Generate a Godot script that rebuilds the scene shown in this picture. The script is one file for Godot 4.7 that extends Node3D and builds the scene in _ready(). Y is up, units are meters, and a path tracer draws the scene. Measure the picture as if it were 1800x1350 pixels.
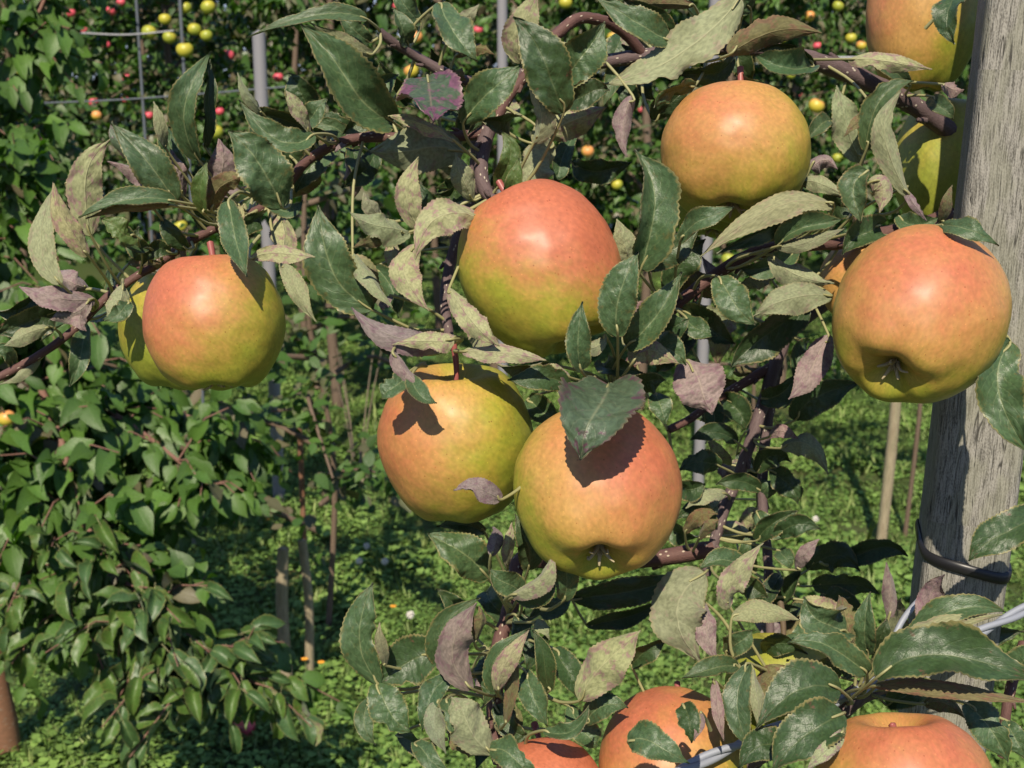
extends Node3D

# An orchard in late summer: ripening apples on a trained branch beside a weathered stake, more rows of apple trees behind.

const EYE := Vector3(0, 1.4, 0)
const TILT := -12.5          # the camera looks down a little (degrees)
const FOCAL := 2100.0        # focal length in photo pixels (the photo is 1800 wide)
var cam_basis := Basis.from_euler(Vector3(deg_to_rad(TILT), 0, 0))
var rng := RandomNumberGenerator.new()
var noise := FastNoiseLite.new()
var M := {}
var taken := {}
var tree: Node3D
var limbs := []              # [points, node] of the near tree, for the leaf stalks
var leaf_mesh_far: Array = []


func _ready() -> void:
	rng.seed = 7
	noise.seed = 3
	noise.frequency = 1.0
	noise.fractal_octaves = 3
	# camera
	var cam := Camera3D.new()
	cam.name = "camera"
	cam.transform = Transform3D(cam_basis, EYE)
	cam.fov = rad_to_deg(2.0 * atan(675.0 / FOCAL))
	cam.near = 0.05
	cam.far = 400.0
	var lens := CameraAttributesPhysical.new()
	lens.frustum_focal_length = 12.0 / tan(deg_to_rad(cam.fov) / 2.0)
	lens.exposure_aperture = 23.0
	lens.frustum_focus_distance = 0.57
	cam.attributes = lens
	add_child(cam)
	cam.fov = rad_to_deg(2.0 * atan(675.0 / FOCAL))
	# sky, sun, exposure
	var sky_look := ProceduralSkyMaterial.new()
	sky_look.sky_top_color = Color(0.36, 0.47, 0.66)
	sky_look.sky_horizon_color = Color(0.72, 0.77, 0.82)
	sky_look.ground_horizon_color = Color(0.30, 0.34, 0.28)
	sky_look.ground_bottom_color = Color(0.12, 0.14, 0.09)
	sky_look.sky_energy_multiplier = 0.95
	var sky := Sky.new()
	sky.sky_material = sky_look
	var env := Environment.new()
	env.background_mode = Environment.BG_SKY
	env.sky = sky
	env.tonemap_mode = Environment.TONE_MAPPER_LINEAR
	env.tonemap_exposure = 1.42
	env.sdfgi_enabled = true
	env.ssao_enabled = true
	env.ssil_enabled = true
	var around := WorldEnvironment.new()
	around.name = "surroundings"
	around.environment = env
	add_child(around)
	var sun := DirectionalLight3D.new()
	sun.name = "sun"
	sun.light_color = Color(1.0, 0.95, 0.86)
	sun.light_energy = 1.45
	sun.light_angular_distance = 0.5
	sun.shadow_enabled = true
	sun.rotation_degrees = Vector3(-45, -8, 0)   # high behind the photographer, a little to the left
	add_child(sun)

	make_materials()
	make_ground()
	make_far_orchard()
	make_left_tree()
	make_stakes_and_wires()
	make_post()
	make_near_tree()
	make_leaves()
	make_apples()
	make_far_apples()
	make_small_things()


# ---------------------------------------------------------------- helpers

func at(x: float, y: float, d: float) -> Vector3:
	return EYE + cam_basis * Vector3((x - 900.0) / FOCAL * d, -(y - 675.0) / FOCAL * d, -d)


func on_ground(x: float, y: float) -> Vector3:
	var ray := at(x, y, 1.0) - EYE
	return EYE + ray * (EYE.y / -ray.y)


func numbered(called: String) -> String:
	var n: int = taken.get(called, 0)
	taken[called] = n + 1
	return called if n == 0 else "%s_%03d" % [called, n]


func tag(o: Node3D, label: String, category: String, group := "", kind := "") -> Node3D:
	o.set_meta("label", label)
	o.set_meta("category", category)
	if group:
		o.set_meta("group", group)
	if kind:
		o.set_meta("kind", kind)
	return o


func thing(called: String, label: String, category: String, where := Vector3.ZERO, group := "") -> Node3D:
	var o := Node3D.new()
	o.name = numbered(called)
	o.position = where
	add_child(o)
	return tag(o, label, category, group)


func piece(called: String, mesh: Mesh, parent: Node = self, mats: Array = []) -> MeshInstance3D:
	var o := MeshInstance3D.new()
	o.name = numbered(called) if parent == self else called
	o.mesh = mesh
	for i in mats.size():
		if mesh is ArrayMesh:
			o.set_surface_override_material(i, mats[i])
	parent.add_child(o, true)
	return o


func surface(mesh: ArrayMesh, v: PackedVector3Array, n: PackedVector3Array, uv: PackedVector2Array, ix: PackedInt32Array, c := PackedColorArray()) -> void:
	var a := []
	a.resize(Mesh.ARRAY_MAX)
	a[Mesh.ARRAY_VERTEX] = v
	a[Mesh.ARRAY_NORMAL] = n
	a[Mesh.ARRAY_TEX_UV] = uv
	if c.size():
		a[Mesh.ARRAY_COLOR] = c
	a[Mesh.ARRAY_INDEX] = ix
	mesh.add_surface_from_arrays(Mesh.PRIMITIVE_TRIANGLES, a)


func smooth(p: Array, per: int) -> PackedVector3Array:
	var out := PackedVector3Array()
	for i in p.size() - 1:
		var a: Vector3 = p[maxi(i - 1, 0)]
		var b: Vector3 = p[i]
		var c: Vector3 = p[i + 1]
		var d: Vector3 = p[mini(i + 2, p.size() - 1)]
		for k in per:
			out.append(b.cubic_interpolate(c, a, d, float(k) / per))
	out.append(p[-1])
	return out


# a tube along points; radii from r0 to r1, with slight knobs
func add_tube(mesh: ArrayMesh, pts: PackedVector3Array, r0: float, r1: float, sides := 8, knob := 0.0, uvlen := 30.0, tint := Color.WHITE) -> void:
	var v := PackedVector3Array()
	var n := PackedVector3Array()
	var uv := PackedVector2Array()
	var c := PackedColorArray()
	var ix := PackedInt32Array()
	var side := Vector3.RIGHT
	var run := 0.0
	var m := pts.size()
	for i in m:
		var t := (pts[mini(i + 1, m - 1)] - pts[maxi(i - 1, 0)]).normalized()
		if i == 0:
			side = t.cross(Vector3(0.31, 0.9, 0.29)).normalized()
		side = (side - t * side.dot(t)).normalized()
		var up := t.cross(side)
		if i:
			run += pts[i].distance_to(pts[i - 1])
		var f := float(i) / (m - 1)
		var r := lerpf(r0, r1, f)
		for k in sides + 1:
			var a := TAU * k / sides
			var o := side * cos(a) + up * sin(a)
			var rr := r * (1.0 + knob * noise.get_noise_3d(pts[i].x * 90 + cos(a), pts[i].y * 90 + sin(a), pts[i].z * 90))
			v.append(pts[i] + o * rr)
			n.append(o)
			uv.append(Vector2(float(k) / sides, run * uvlen))
			c.append(tint)
	var w := sides + 1
	for i in m - 1:
		for k in sides:
			var q := i * w + k
			ix.append_array([q, q + w, q + 1, q + 1, q + w, q + w + 1])
	var last := (m - 1) * w
	for e in 2:
		var o := 0 if e == 0 else last
		var axis := (pts[0] - pts[1]).normalized() if e == 0 else (pts[m - 1] - pts[m - 2]).normalized()
		var s := v.size()
		var rad := r0 if e == 0 else r1
		v.append((pts[0] if e == 0 else pts[m - 1]) + axis * rad * 0.5)
		n.append(axis)
		uv.append(Vector2(0.5, 0))
		c.append(tint)
		for k in sides:
			ix.append_array([s, o + k, o + k + 1] if e == 0 else [s, o + k + 1, o + k])
	surface(mesh, v, n, uv, ix, c)


func tube(pts: PackedVector3Array, r0: float, r1: float, sides := 8, knob := 0.0, uvlen := 30.0) -> ArrayMesh:
	var mesh := ArrayMesh.new()
	add_tube(mesh, pts, r0, r1, sides, knob, uvlen)
	return mesh


# joins all surfaces of a mesh into one
func joined(mesh: ArrayMesh) -> ArrayMesh:
	var v := PackedVector3Array()
	var n := PackedVector3Array()
	var uv := PackedVector2Array()
	var c := PackedColorArray()
	var ix := PackedInt32Array()
	for s in mesh.get_surface_count():
		var arr := mesh.surface_get_arrays(s)
		var b := v.size()
		v.append_array(arr[Mesh.ARRAY_VERTEX])
		n.append_array(arr[Mesh.ARRAY_NORMAL])
		uv.append_array(arr[Mesh.ARRAY_TEX_UV])
		c.append_array(arr[Mesh.ARRAY_COLOR])
		for i in arr[Mesh.ARRAY_INDEX]:
			ix.append(b + i)
	var out := ArrayMesh.new()
	surface(out, v, n, uv, ix, c)
	return out


func lin(r: float, g: float, b: float) -> Color:
	return Color(r, g, b).linear_to_srgb()


func plain(albedo: Color, rough: float, spec := 0.5) -> StandardMaterial3D:
	var m := StandardMaterial3D.new()
	m.albedo_color = albedo
	m.roughness = rough
	m.metallic_specular = spec
	m.cull_mode = BaseMaterial3D.CULL_DISABLED
	return m


# ---------------------------------------------------------------- materials

const LW := 192
const LH := 384

func leaf_fields() -> Dictionary:
	var cell := FastNoiseLite.new()
	cell.noise_type = FastNoiseLite.TYPE_CELLULAR
	cell.cellular_return_type = FastNoiseLite.RETURN_DISTANCE2_SUB
	cell.frequency = 0.085
	cell.seed = 5
	var cells := cell.get_image(LW, LH, false, false, true).get_data()
	cell.frequency = 0.2
	cell.seed = 9
	var fine := cell.get_image(LW, LH, false, false, true).get_data()
	var soft := FastNoiseLite.new()
	soft.noise_type = FastNoiseLite.TYPE_SIMPLEX
	soft.frequency = 0.012
	soft.fractal_octaves = 4
	var blot := soft.get_image(LW, LH, false, false, true).get_data()
	soft.seed = 21
	soft.frequency = 0.04
	var mott := soft.get_image(LW, LH, false, false, true).get_data()
	var vein := PackedFloat32Array()
	var puff := PackedFloat32Array()
	vein.resize(LW * LH)
	puff.resize(LW * LH)
	for y in LH:
		var v := float(y) / LH
		for x in LW:
			var s := (x + 0.5) / LW * 2.0 - 1.0
			var a := absf(s)
			var mid := exp(-pow(a / (0.022 + 0.03 * (1.0 - v)), 2.0))
			var side := 0.0 if s < 0 else 0.45
			var ph := v * 9.0 - pow(a, 1.25) * 2.6 + side + mott[y * LW + x] / 255.0 * 0.22
			var fr := absf(fposmod(ph, 1.0) - 0.5)
			var lat := exp(-pow((0.5 - fr) / (0.075 - 0.045 * a), 2.0)) * (0.75 - 0.35 * a)
			vein[y * LW + x] = clampf(maxf(mid, lat * 0.5), 0, 1)
			puff[y * LW + x] = (1.0 - maxf(mid, lat)) * 0.6 + 0.4 * (cells[y * LW + x] / 255.0)
	return {"vein": vein, "puff": puff, "cells": cells, "fine": fine, "blot": blot, "mott": mott}


func leaf_texture(F: Dictionary, base: Color, vein_col: Color, net: float, patch: Color, patch_at: float, edge: Color, edge_share: float, tipward: float) -> ImageTexture:
	var data := PackedByteArray()
	data.resize(LW * LH * 3)
	var vein: PackedFloat32Array = F.vein
	var fine: PackedByteArray = F.fine
	var blot: PackedByteArray = F.blot
	var mott: PackedByteArray = F.mott
	for y in LH:
		var v := float(y) / LH
		for x in LW:
			var i := y * LW + x
			var a := absf((x + 0.5) / LW * 2.0 - 1.0)
			var k := mott[i] / 255.0
			var c := base * (0.72 + 0.56 * k)
			var f := fine[i] / 255.0
			c = c.lerp(vein_col, clampf((0.22 - f) * 3.0, 0.0, 1.0) * net)
			c = c.lerp(vein_col, vein[i] * 0.8)
			var b := blot[i] / 255.0 + tipward * (maxf(a, v) - 0.6) + (k - 0.5) * 0.35
			c = c.lerp(patch * (0.7 + 0.6 * k), smoothstep(patch_at - 0.04, patch_at + 0.24, b) * (1.0 - 0.5 * vein[i]))
			c = c.lerp(edge, smoothstep(0.88, 1.0, a + (k - 0.5) * 0.14) * edge_share)
			c = c.linear_to_srgb()
			data[i * 3] = clampi(int(c.r * 255), 0, 255)
			data[i * 3 + 1] = clampi(int(c.g * 255), 0, 255)
			data[i * 3 + 2] = clampi(int(c.b * 255), 0, 255)
	return ImageTexture.create_from_image(Image.create_from_data(LW, LH, false, Image.FORMAT_RGB8, data))


func make_materials() -> void:
	var F := leaf_fields()
	var up := PackedByteArray()
	var down := PackedByteArray()
	up.resize(LW * LH)
	down.resize(LW * LH)
	for i in LW * LH:
		up[i] = clampi(int(255.0 * (0.15 + 0.6 * F.puff[i] + 0.2 * F.fine[i] / 255.0)), 0, 255)
		down[i] = clampi(int(255.0 * (0.15 + 0.6 * F.vein[i] + 0.25 * (1.0 - F.fine[i] / 255.0))), 0, 255)
	var up_tex := ImageTexture.create_from_image(Image.create_from_data(LW, LH, false, Image.FORMAT_L8, up))
	var down_tex := ImageTexture.create_from_image(Image.create_from_data(LW, LH, false, Image.FORMAT_L8, down))
	var tops := {
		"g": [Color(0.054, 0.098, 0.040), Color(0.17, 0.21, 0.10), 0.12, Color(0.075, 0.085, 0.03), 0.72, Color(0.23, 0.20, 0.08), 0.85, 0.1],
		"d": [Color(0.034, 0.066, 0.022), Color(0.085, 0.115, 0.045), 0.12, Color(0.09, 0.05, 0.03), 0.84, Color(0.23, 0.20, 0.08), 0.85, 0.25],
		"p": [Color(0.062, 0.096, 0.054), Color(0.15, 0.17, 0.10), 0.12, Color(0.080, 0.038, 0.055), 0.72, Color(0.16, 0.12, 0.09), 0.5, 0.40],
		"q": [Color(0.055, 0.085, 0.045), Color(0.17, 0.13, 0.10), 0.12, Color(0.125, 0.052, 0.085), 0.50, Color(0.26, 0.17, 0.15), 0.5, 0.75],
		"y": [Color(0.075, 0.125, 0.030), Color(0.14, 0.17, 0.06), 0.12, Color(0.12, 0.12, 0.04), 0.72, Color(0.2, 0.18, 0.06), 0.5, 0.1],
	}
	var unders := {
		"s": [Color(0.225, 0.245, 0.138), Color(0.33, 0.34, 0.20), 0.35, Color(0.22, 0.19, 0.13), 0.68, Color(0.26, 0.22, 0.11), 0.5, 0.15],
		"k": [Color(0.290, 0.295, 0.155), Color(0.38, 0.37, 0.21), 0.4, Color(0.25, 0.165, 0.145), 0.57, Color(0.28, 0.20, 0.14), 0.5, 0.1],
		"v": [Color(0.235, 0.180, 0.170), Color(0.32, 0.26, 0.22), 0.35, Color(0.185, 0.115, 0.130), 0.57, Color(0.24, 0.17, 0.15), 0.4, 0.1],
		"t": [Color(0.120, 0.175, 0.070), Color(0.19, 0.23, 0.11), 0.3, Color(0.17, 0.16, 0.09), 0.70, Color(0.22, 0.20, 0.10), 0.5, 0.2],
		"b": [Color(0.135, 0.125, 0.052), Color(0.20, 0.17, 0.08), 0.3, Color(0.15, 0.09, 0.05), 0.55, Color(0.20, 0.14, 0.07), 0.5, 0.2],
	}
	for set_ in [tops, unders]:
		for k in set_:
			var a: Array = set_[k]
			var m := plain(Color.WHITE, 0.45 if set_ == tops else 0.7, 0.5 if set_ == tops else 0.35)
			m.resource_name = "leaf"
			m.albedo_texture = leaf_texture(F, a[0], a[1], a[2], a[3], a[4], a[5], a[6], a[7])
			m.texture_repeat = false
			m.vertex_color_use_as_albedo = true
			m.heightmap_enabled = true
			m.heightmap_texture = up_tex if set_ == tops else down_tex
			m.heightmap_scale = 0.035 if set_ == tops else 0.045
			m.backlight_enabled = true
			m.backlight = Color(0.35, 0.4, 0.15)
			if set_ == unders:
				m.rim_enabled = true
				m.rim = 0.25
			M[k] = m
	# stalks of leaves
	M.stalk = plain(lin(0.27, 0.26, 0.12), 0.5)
	M.stem = plain(lin(0.30, 0.085, 0.075), 0.45)
	M.stem_brown = plain(lin(0.12, 0.085, 0.05), 0.6)
	# bark with pale pores
	M.bark = bark(Color(0.125, 0.088, 0.088), Color(0.070, 0.046, 0.048), Color(0.42, 0.37, 0.30), 70)
	M.bark_red = bark(Color(0.125, 0.066, 0.056), Color(0.072, 0.036, 0.036), Color(0.42, 0.35, 0.27), 60)
	M.bark_shoot = bark(Color(0.23, 0.125, 0.095), Color(0.12, 0.06, 0.05), Color(0.25, 0.18, 0.14), 60)
	M.bark_far = bark(Color(0.16, 0.115, 0.085), Color(0.08, 0.055, 0.04), Color(0.22, 0.18, 0.13), 60)
	M.trunk_orange = bark(Color(0.22, 0.11, 0.065), Color(0.12, 0.07, 0.045), Color(0.26, 0.22, 0.17), 90)
	# apple skin: vertex colours carry the blush, the texture its pores and flecks
	M.skin = plain(Color.WHITE, 0.52, 0.5)
	M.skin.resource_name = "apple_skin"
	M.skin.vertex_color_use_as_albedo = true
	M.skin.albedo_texture = pores()
	M.skin.clearcoat_enabled = true
	M.skin.clearcoat = 0.10
	M.skin.clearcoat_roughness = 0.33
	M.sepal = plain(lin(0.34, 0.28, 0.17), 0.8)
	M.far_skin = plain(Color.WHITE, 0.42)
	M.far_skin.vertex_color_use_as_albedo = true
	# leaves of the trees behind: one sheet with its own fold, tinted for each leaf
	M.far_leaf = plain(Color.WHITE, 0.40, 0.5)
	M.far_leaf.vertex_color_use_as_albedo = true
	M.far_leaf.albedo_texture = leaf_texture(F, Color(0.72, 0.72, 0.70), Color(0.98, 0.96, 0.92), 0.1, Color(0.6, 0.5, 0.4), 0.8, Color(0.9, 0.8, 0.7), 0.4, 0.2)
	M.far_leaf.texture_repeat = false
	M.far_leaf.heightmap_enabled = true
	M.far_leaf.heightmap_texture = up_tex
	M.far_leaf.heightmap_scale = 0.09
	M.far_leaf.backlight_enabled = true
	M.far_leaf.backlight = Color(0.65, 0.8, 0.25)
	M.grass = plain(Color.WHITE, 0.55, 0.4)
	M.grass.vertex_color_use_as_albedo = true
	M.grass.backlight_enabled = true
	M.grass.backlight = Color(0.4, 0.5, 0.12)
	M.metal = plain(lin(0.36, 0.36, 0.39), 0.55, 0.5)
	M.wire = plain(lin(0.27, 0.29, 0.34), 0.6, 0.5)
	M.wire.metallic = 0.2
	M.dark_wire = plain(lin(0.10, 0.115, 0.14), 0.5)
	M.rubber = plain(lin(0.012, 0.012, 0.014), 0.38)
	M.wood = wood(Color(0.305, 0.292, 0.265), Color(0.090, 0.086, 0.076), Color(0.205, 0.205, 0.155))
	M.stake = wood(Color(0.34, 0.29, 0.20), Color(0.17, 0.13, 0.085), Color(0.20, 0.19, 0.12))
	M.tube_plastic = plain(lin(0.22, 0.215, 0.235), 0.5)


func bark(base: Color, dark: Color, pore: Color, dots: int) -> StandardMaterial3D:
	var w := 128
	var h := 512
	var im := Image.create(w, h, false, Image.FORMAT_RGB8)
	var bump := Image.create(w, h, false, Image.FORMAT_L8)
	for y in h:
		for x in w:
			var a := TAU * x / w
			var k := noise.get_noise_3d(cos(a) * 1.5 + 7, sin(a) * 1.5, y * 0.02) * 0.5 + 0.5
			var j := noise.get_noise_3d(cos(a) * 6, sin(a) * 6 + 3, y * 0.16) * 0.5 + 0.5
			var c := dark.lerp(base, clampf(k * 0.9 + j * 0.5, 0, 1)) * (0.85 + 0.3 * j)
			im.set_pixel(x, y, c.linear_to_srgb())
			bump.set_pixel(x, y, Color.from_hsv(0, 0, clampf(j * 0.6, 0, 1)))
	for i in dots:
		var px := rng.randi_range(2, w - 3)
		var py := rng.randi_range(2, h - 3)
		for dx in range(-2, 3):
			for dy in range(-2, 3):
				if absi(dx) + absi(dy) < 4:
					im.set_pixel(px + dx, py + dy, pore.linear_to_srgb())
					bump.set_pixel(px + dx, py + dy, Color.WHITE)
	var m := plain(Color.WHITE, 0.68, 0.35)
	m.albedo_texture = ImageTexture.create_from_image(im)
	m.heightmap_enabled = true
	m.heightmap_texture = ImageTexture.create_from_image(bump)
	m.heightmap_scale = 0.04
	return m


func pores() -> ImageTexture:
	var w := 1024
	var h := 512
	var g := FastNoiseLite.new()
	g.frequency = 0.07
	g.fractal_octaves = 3
	var k := g.get_image(w, h, false, false, true).get_data()
	var data := PackedByteArray()
	data.resize(w * h * 3)
	for i in w * h:
		var q := 216 + (k[i] - 128) / 8
		data[i * 3] = q
		data[i * 3 + 1] = q
		data[i * 3 + 2] = q
	var im := Image.create_from_data(w, h, false, Image.FORMAT_RGB8, data)
	for i in 1100:
		var v := acos(rng.randf_range(-0.97, 0.97)) / PI
		var px := rng.randi_range(0, w - 1)
		var py := int(v * h)
		var wide := 1.2 / maxf(sin(v * PI), 0.2) * rng.randf_range(0.5, 1.25)
		var tall := wide * sin(v * PI) * 0.9
		var pale := rng.randf() < 0.55
		var c := Color(1, 0.99, 0.95) if pale else Color(0.66, 0.54, 0.46) * rng.randf_range(0.85, 1.2)
		for dx in range(-int(wide) - 1, int(wide) + 2):
			for dy in range(-int(tall) - 1, int(tall) + 2):
				var e := pow(dx / wide, 2.0) + pow(dy / maxf(tall, 0.6), 2.0)
				if e < 1.0:
					var x := posmod(px + dx, w)
					var y := clampi(py + dy, 0, h - 1)
					im.set_pixel(x, y, im.get_pixel(x, y).lerp(c, 1.0 - e * 0.6))
	return ImageTexture.create_from_image(im)


func wood(base: Color, dark: Color, moss: Color) -> StandardMaterial3D:
	var w := 384
	var h := 1024
	var im := Image.create(w, h, false, Image.FORMAT_RGB8)
	var bump := Image.create(w, h, false, Image.FORMAT_L8)
	for y in h:
		for x in w:
			var bend := noise.get_noise_2d(x * 0.02, y * 0.003) * 4.0
			var fib := noise.get_noise_2d((x + bend) * 0.30, y * 0.014) * 0.5 + 0.5
			var coarse := noise.get_noise_2d((x + bend) * 0.07 + 50, y * 0.005) * 0.5 + 0.5
			var speck := noise.get_noise_2d(x * 0.33 + 9, y * 0.12) * 0.5 + 0.5
			var k := clampf(fib * 0.85 + coarse * 0.5 + speck * 0.55 - 0.48, 0, 1)
			var c := dark.lerp(base, smoothstep(0.12, 0.66, k))
			var green := smoothstep(0.42, 0.7, noise.get_noise_2d(x * 0.012 + 3, y * 0.005 + 8) * 0.5 + 0.5 + (0.12 if x < w / 2 else -0.1))
			c = c.lerp(moss * (0.7 + 0.7 * fib), green * 0.5)
			var crack := smoothstep(0.05, 0.0, absf(noise.get_noise_2d((x + bend * 1.5) * 0.03 + 90, y * 0.0016))) * smoothstep(0.45, 0.62, coarse)
			c = c.lerp(dark * 0.5, crack * 0.95)
			im.set_pixel(x, y, c.linear_to_srgb())
			var b := clampf(0.2 + 0.55 * fib + 0.25 * speck - crack * 0.6, 0, 1)
			bump.set_pixel(x, y, Color(b, b, b))
	var m := plain(Color.WHITE, 0.85, 0.3)
	m.albedo_texture = ImageTexture.create_from_image(im)
	m.heightmap_enabled = true
	m.heightmap_texture = ImageTexture.create_from_image(bump)
	m.heightmap_scale = 0.09
	return m


# ---------------------------------------------------------------- ground and the rows behind

func height(x: float, z: float) -> float:
	return noise.get_noise_2d(x * 0.6, z * 0.6) * 0.05 + maxf(0.0, -z - 9.0) * 0.035


func make_ground() -> void:
	var v := PackedVector3Array()
	var n := PackedVector3Array()
	var uv := PackedVector2Array()
	var c := PackedColorArray()
	var ix := PackedInt32Array()
	var nx := 120
	var nz := 130
	for j in nz + 1:
		for i in nx + 1:
			var fz := float(j) / nz
			var z := 3.0 - 6.0 * fz - 90.0 * pow(fz, 4.0)
			var x := (float(i) / nx - 0.5) * (10.0 + 90.0 * pow(fz, 3.0))
			v.append(Vector3(x, height(x, z), z))
			n.append(Vector3(height(x - 0.1, z) - height(x + 0.1, z), 0.2, height(x, z - 0.1) - height(x, z + 0.1)).normalized())
			uv.append(Vector2(x, z))
			var k := noise.get_noise_2d(x * 5.0, z * 5.0) * 0.5 + 0.5
			var e := noise.get_noise_2d(x * 1.1 + 30, z * 1.1) * 0.5 + 0.5
			c.append(Color(0.040, 0.060, 0.018).lerp(Color(0.075, 0.115, 0.028), k).lerp(Color(0.13, 0.10, 0.06), smoothstep(0.55, 0.8, e) * 0.5))
	for j in nz:
		for i in nx:
			var q := j * (nx + 1) + i
			ix.append_array([q, q + nx + 1, q + 1, q + 1, q + nx + 1, q + nx + 2])
	var mesh := ArrayMesh.new()
	surface(mesh, v, n, uv, ix, c)
	var g := piece("ground", mesh, self, [M.grass])
	tag(g, "grassy orchard floor between the rows of trees", "ground", "", "structure")
	# the sward: clover-like tufts and blades
	var tuft := ArrayMesh.new()
	var tv := PackedVector3Array()
	var tn := PackedVector3Array()
	var tu := PackedVector2Array()
	var ti := PackedInt32Array()
	for k in 7:
		var a := TAU * k / 7.0 + 0.4 * sin(k * 5.0)
		var reach := 0.45 + 0.35 * fposmod(k * 0.37, 1.0)
		var up := 0.35 + 0.6 * fposmod(k * 0.61, 1.0)
		var o := Vector3(cos(a), 0, sin(a))
		var s := Vector3(-sin(a), 0, cos(a)) * 0.24
		var b := tv.size()
		var mid := o * (reach + 0.12) + Vector3(0, up, 0)
		tv.append_array([mid, mid - o * 0.24 - Vector3(0, 0.06, 0)])
		for q in 6:
			var e := -2.2 + 0.88 * q
			tv.append(mid + o * 0.25 * cos(e) * (0.88 if q in [2, 3] else 1.0) + s * sin(e) + Vector3(0, 0.05 * sin(k * 2.0 + q) - 0.04 * cos(e), 0))
		for q in 8:
			tn.append((Vector3.UP + o * 0.4).normalized())
			tu.append(Vector2.ZERO)
		for q in 6:
			var here := b + 1 + q
			ti.append_array([b, here, here + 1])
		ti.append_array([b, b + 7, b + 1])
	surface(tuft, tv, tn, tu, ti)
	var blade := ArrayMesh.new()
	tv = PackedVector3Array()
	tn = PackedVector3Array()
	tu = PackedVector2Array()
	ti = PackedInt32Array()
	for k in 6:
		var a := TAU * k / 6.0 + sin(k * 3.0)
		var o := Vector3(cos(a), 0, sin(a))
		var s := Vector3(-sin(a), 0, cos(a)) * 0.035
		var lean := 0.15 + 0.55 * fposmod(k * 0.43, 1.0)
		var b := tv.size()
		tv.append_array([o * 0.1 + s, o * 0.1 - s, o * (0.1 + lean * 0.4) + Vector3(0, 0.6, 0) + s * 0.8, o * (0.1 + lean * 0.4) + Vector3(0, 0.6, 0) - s * 0.8, o * (0.1 + lean) + Vector3(0, 1.0 - lean * 0.3, 0)])
		for q in 5:
			tn.append((Vector3.UP * 0.7 + o).normalized())
			tu.append(Vector2.ZERO)
		ti.append_array([b, b + 2, b + 1, b + 1, b + 2, b + 3, b + 2, b + 4, b + 3])
	surface(blade, tv, tn, tu, ti)
	scatter("clover", tuft, 70000, 0.032, Color(0.085, 0.170, 0.034), Color(0.215, 0.335, 0.078), "low clover and weeds covering the orchard floor", "weeds")
	scatter("grass", blade, 22000, 0.055, Color(0.095, 0.175, 0.038), Color(0.26, 0.32, 0.11), "short grass growing among the clover", "grass")


func scatter(called: String, mesh: Mesh, count: int, size: float, c0: Color, c1: Color, label: String, category: String) -> void:
	var mm := MultiMesh.new()
	mm.transform_format = MultiMesh.TRANSFORM_3D
	mm.use_colors = true
	mm.mesh = mesh
	mm.instance_count = count
	for i in count:
		var z := -1.6 - 8.5 * pow(rng.randf(), 1.25)
		var x := rng.randf_range(-0.5, 0.5) * (1.6 - z * 1.0)
		var lush := noise.get_noise_2d(x * 1.7, z * 1.7) * 0.5 + 0.5
		var s := size * rng.randf_range(0.5, 1.25) * (0.45 + 1.5 * lush * lush) * (1.7 if rng.randf() < 0.05 and z < -3.2 else 1.0)
		var b := Basis.from_euler(Vector3(rng.randf_range(-0.4, 0.4), rng.randf() * TAU, rng.randf_range(-0.4, 0.4))).scaled(Vector3.ONE * s)
		mm.set_instance_transform(i, Transform3D(b, Vector3(x, height(x, z) - 0.002, z)))
		mm.set_instance_color(i, c0.lerp(c1, clampf(rng.randf() * 0.8 + lush * 0.4 - 0.1, 0, 1)))
	var o := MultiMeshInstance3D.new()
	o.name = numbered(called)
	o.multimesh = mm
	o.material_override = M.grass
	add_child(o)
	tag(o, label, category, "", "stuff")


# a light leaf for the trees behind; base at the origin, tip towards +Z, upper side +Y
func far_leaf(bend: float, fold: float, ruffle: float, seed_: float) -> ArrayMesh:
	var v := PackedVector3Array()
	var n := PackedVector3Array()
	var uv := PackedVector2Array()
	var ix := PackedInt32Array()
	for i in 8:
		var f := i / 7.0
		var w := 0.29 * maxf(pow(maxf(sin(PI * pow(f, 0.85)), 0.0), lerpf(0.6, 1.1, f)), 0.02)
		var drop := -bend * f * f
		for s in [-1.0, 0.0, 1.0]:
			v.append(Vector3(s * w + 0.03 * sin(f * 5.0 + seed_), drop + absf(s) * w * fold + ruffle * s * sin(f * 7.0 + seed_) * 0.1, f * (1.0 - 0.2 * bend)))
			n.append(Vector3(-s * fold * 0.8, 1, bend * f).normalized())
			uv.append(Vector2(s * 0.5 + 0.5, f))
	for i in 7:
		for k in 2:
			var q := i * 3 + k
			ix.append_array([q, q + 1, q + 3, q + 1, q + 4, q + 3])
	var mesh := ArrayMesh.new()
	surface(mesh, v, n, uv, ix)
	return mesh


func leaf_tint(pale: float, fresh: float) -> Color:
	var k := rng.randf()
	if k < pale:
		return Color(0.19, 0.215, 0.11).lerp(Color(0.24, 0.185, 0.125), rng.randf() * 0.8) * rng.randf_range(0.7, 1.1)
	return Color(0.054, 0.128, 0.034).lerp(Color(0.120, 0.240, 0.044), clampf(rng.randf() * 0.7 + fresh, 0, 1)) * rng.randf_range(0.75, 1.25)


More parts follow.
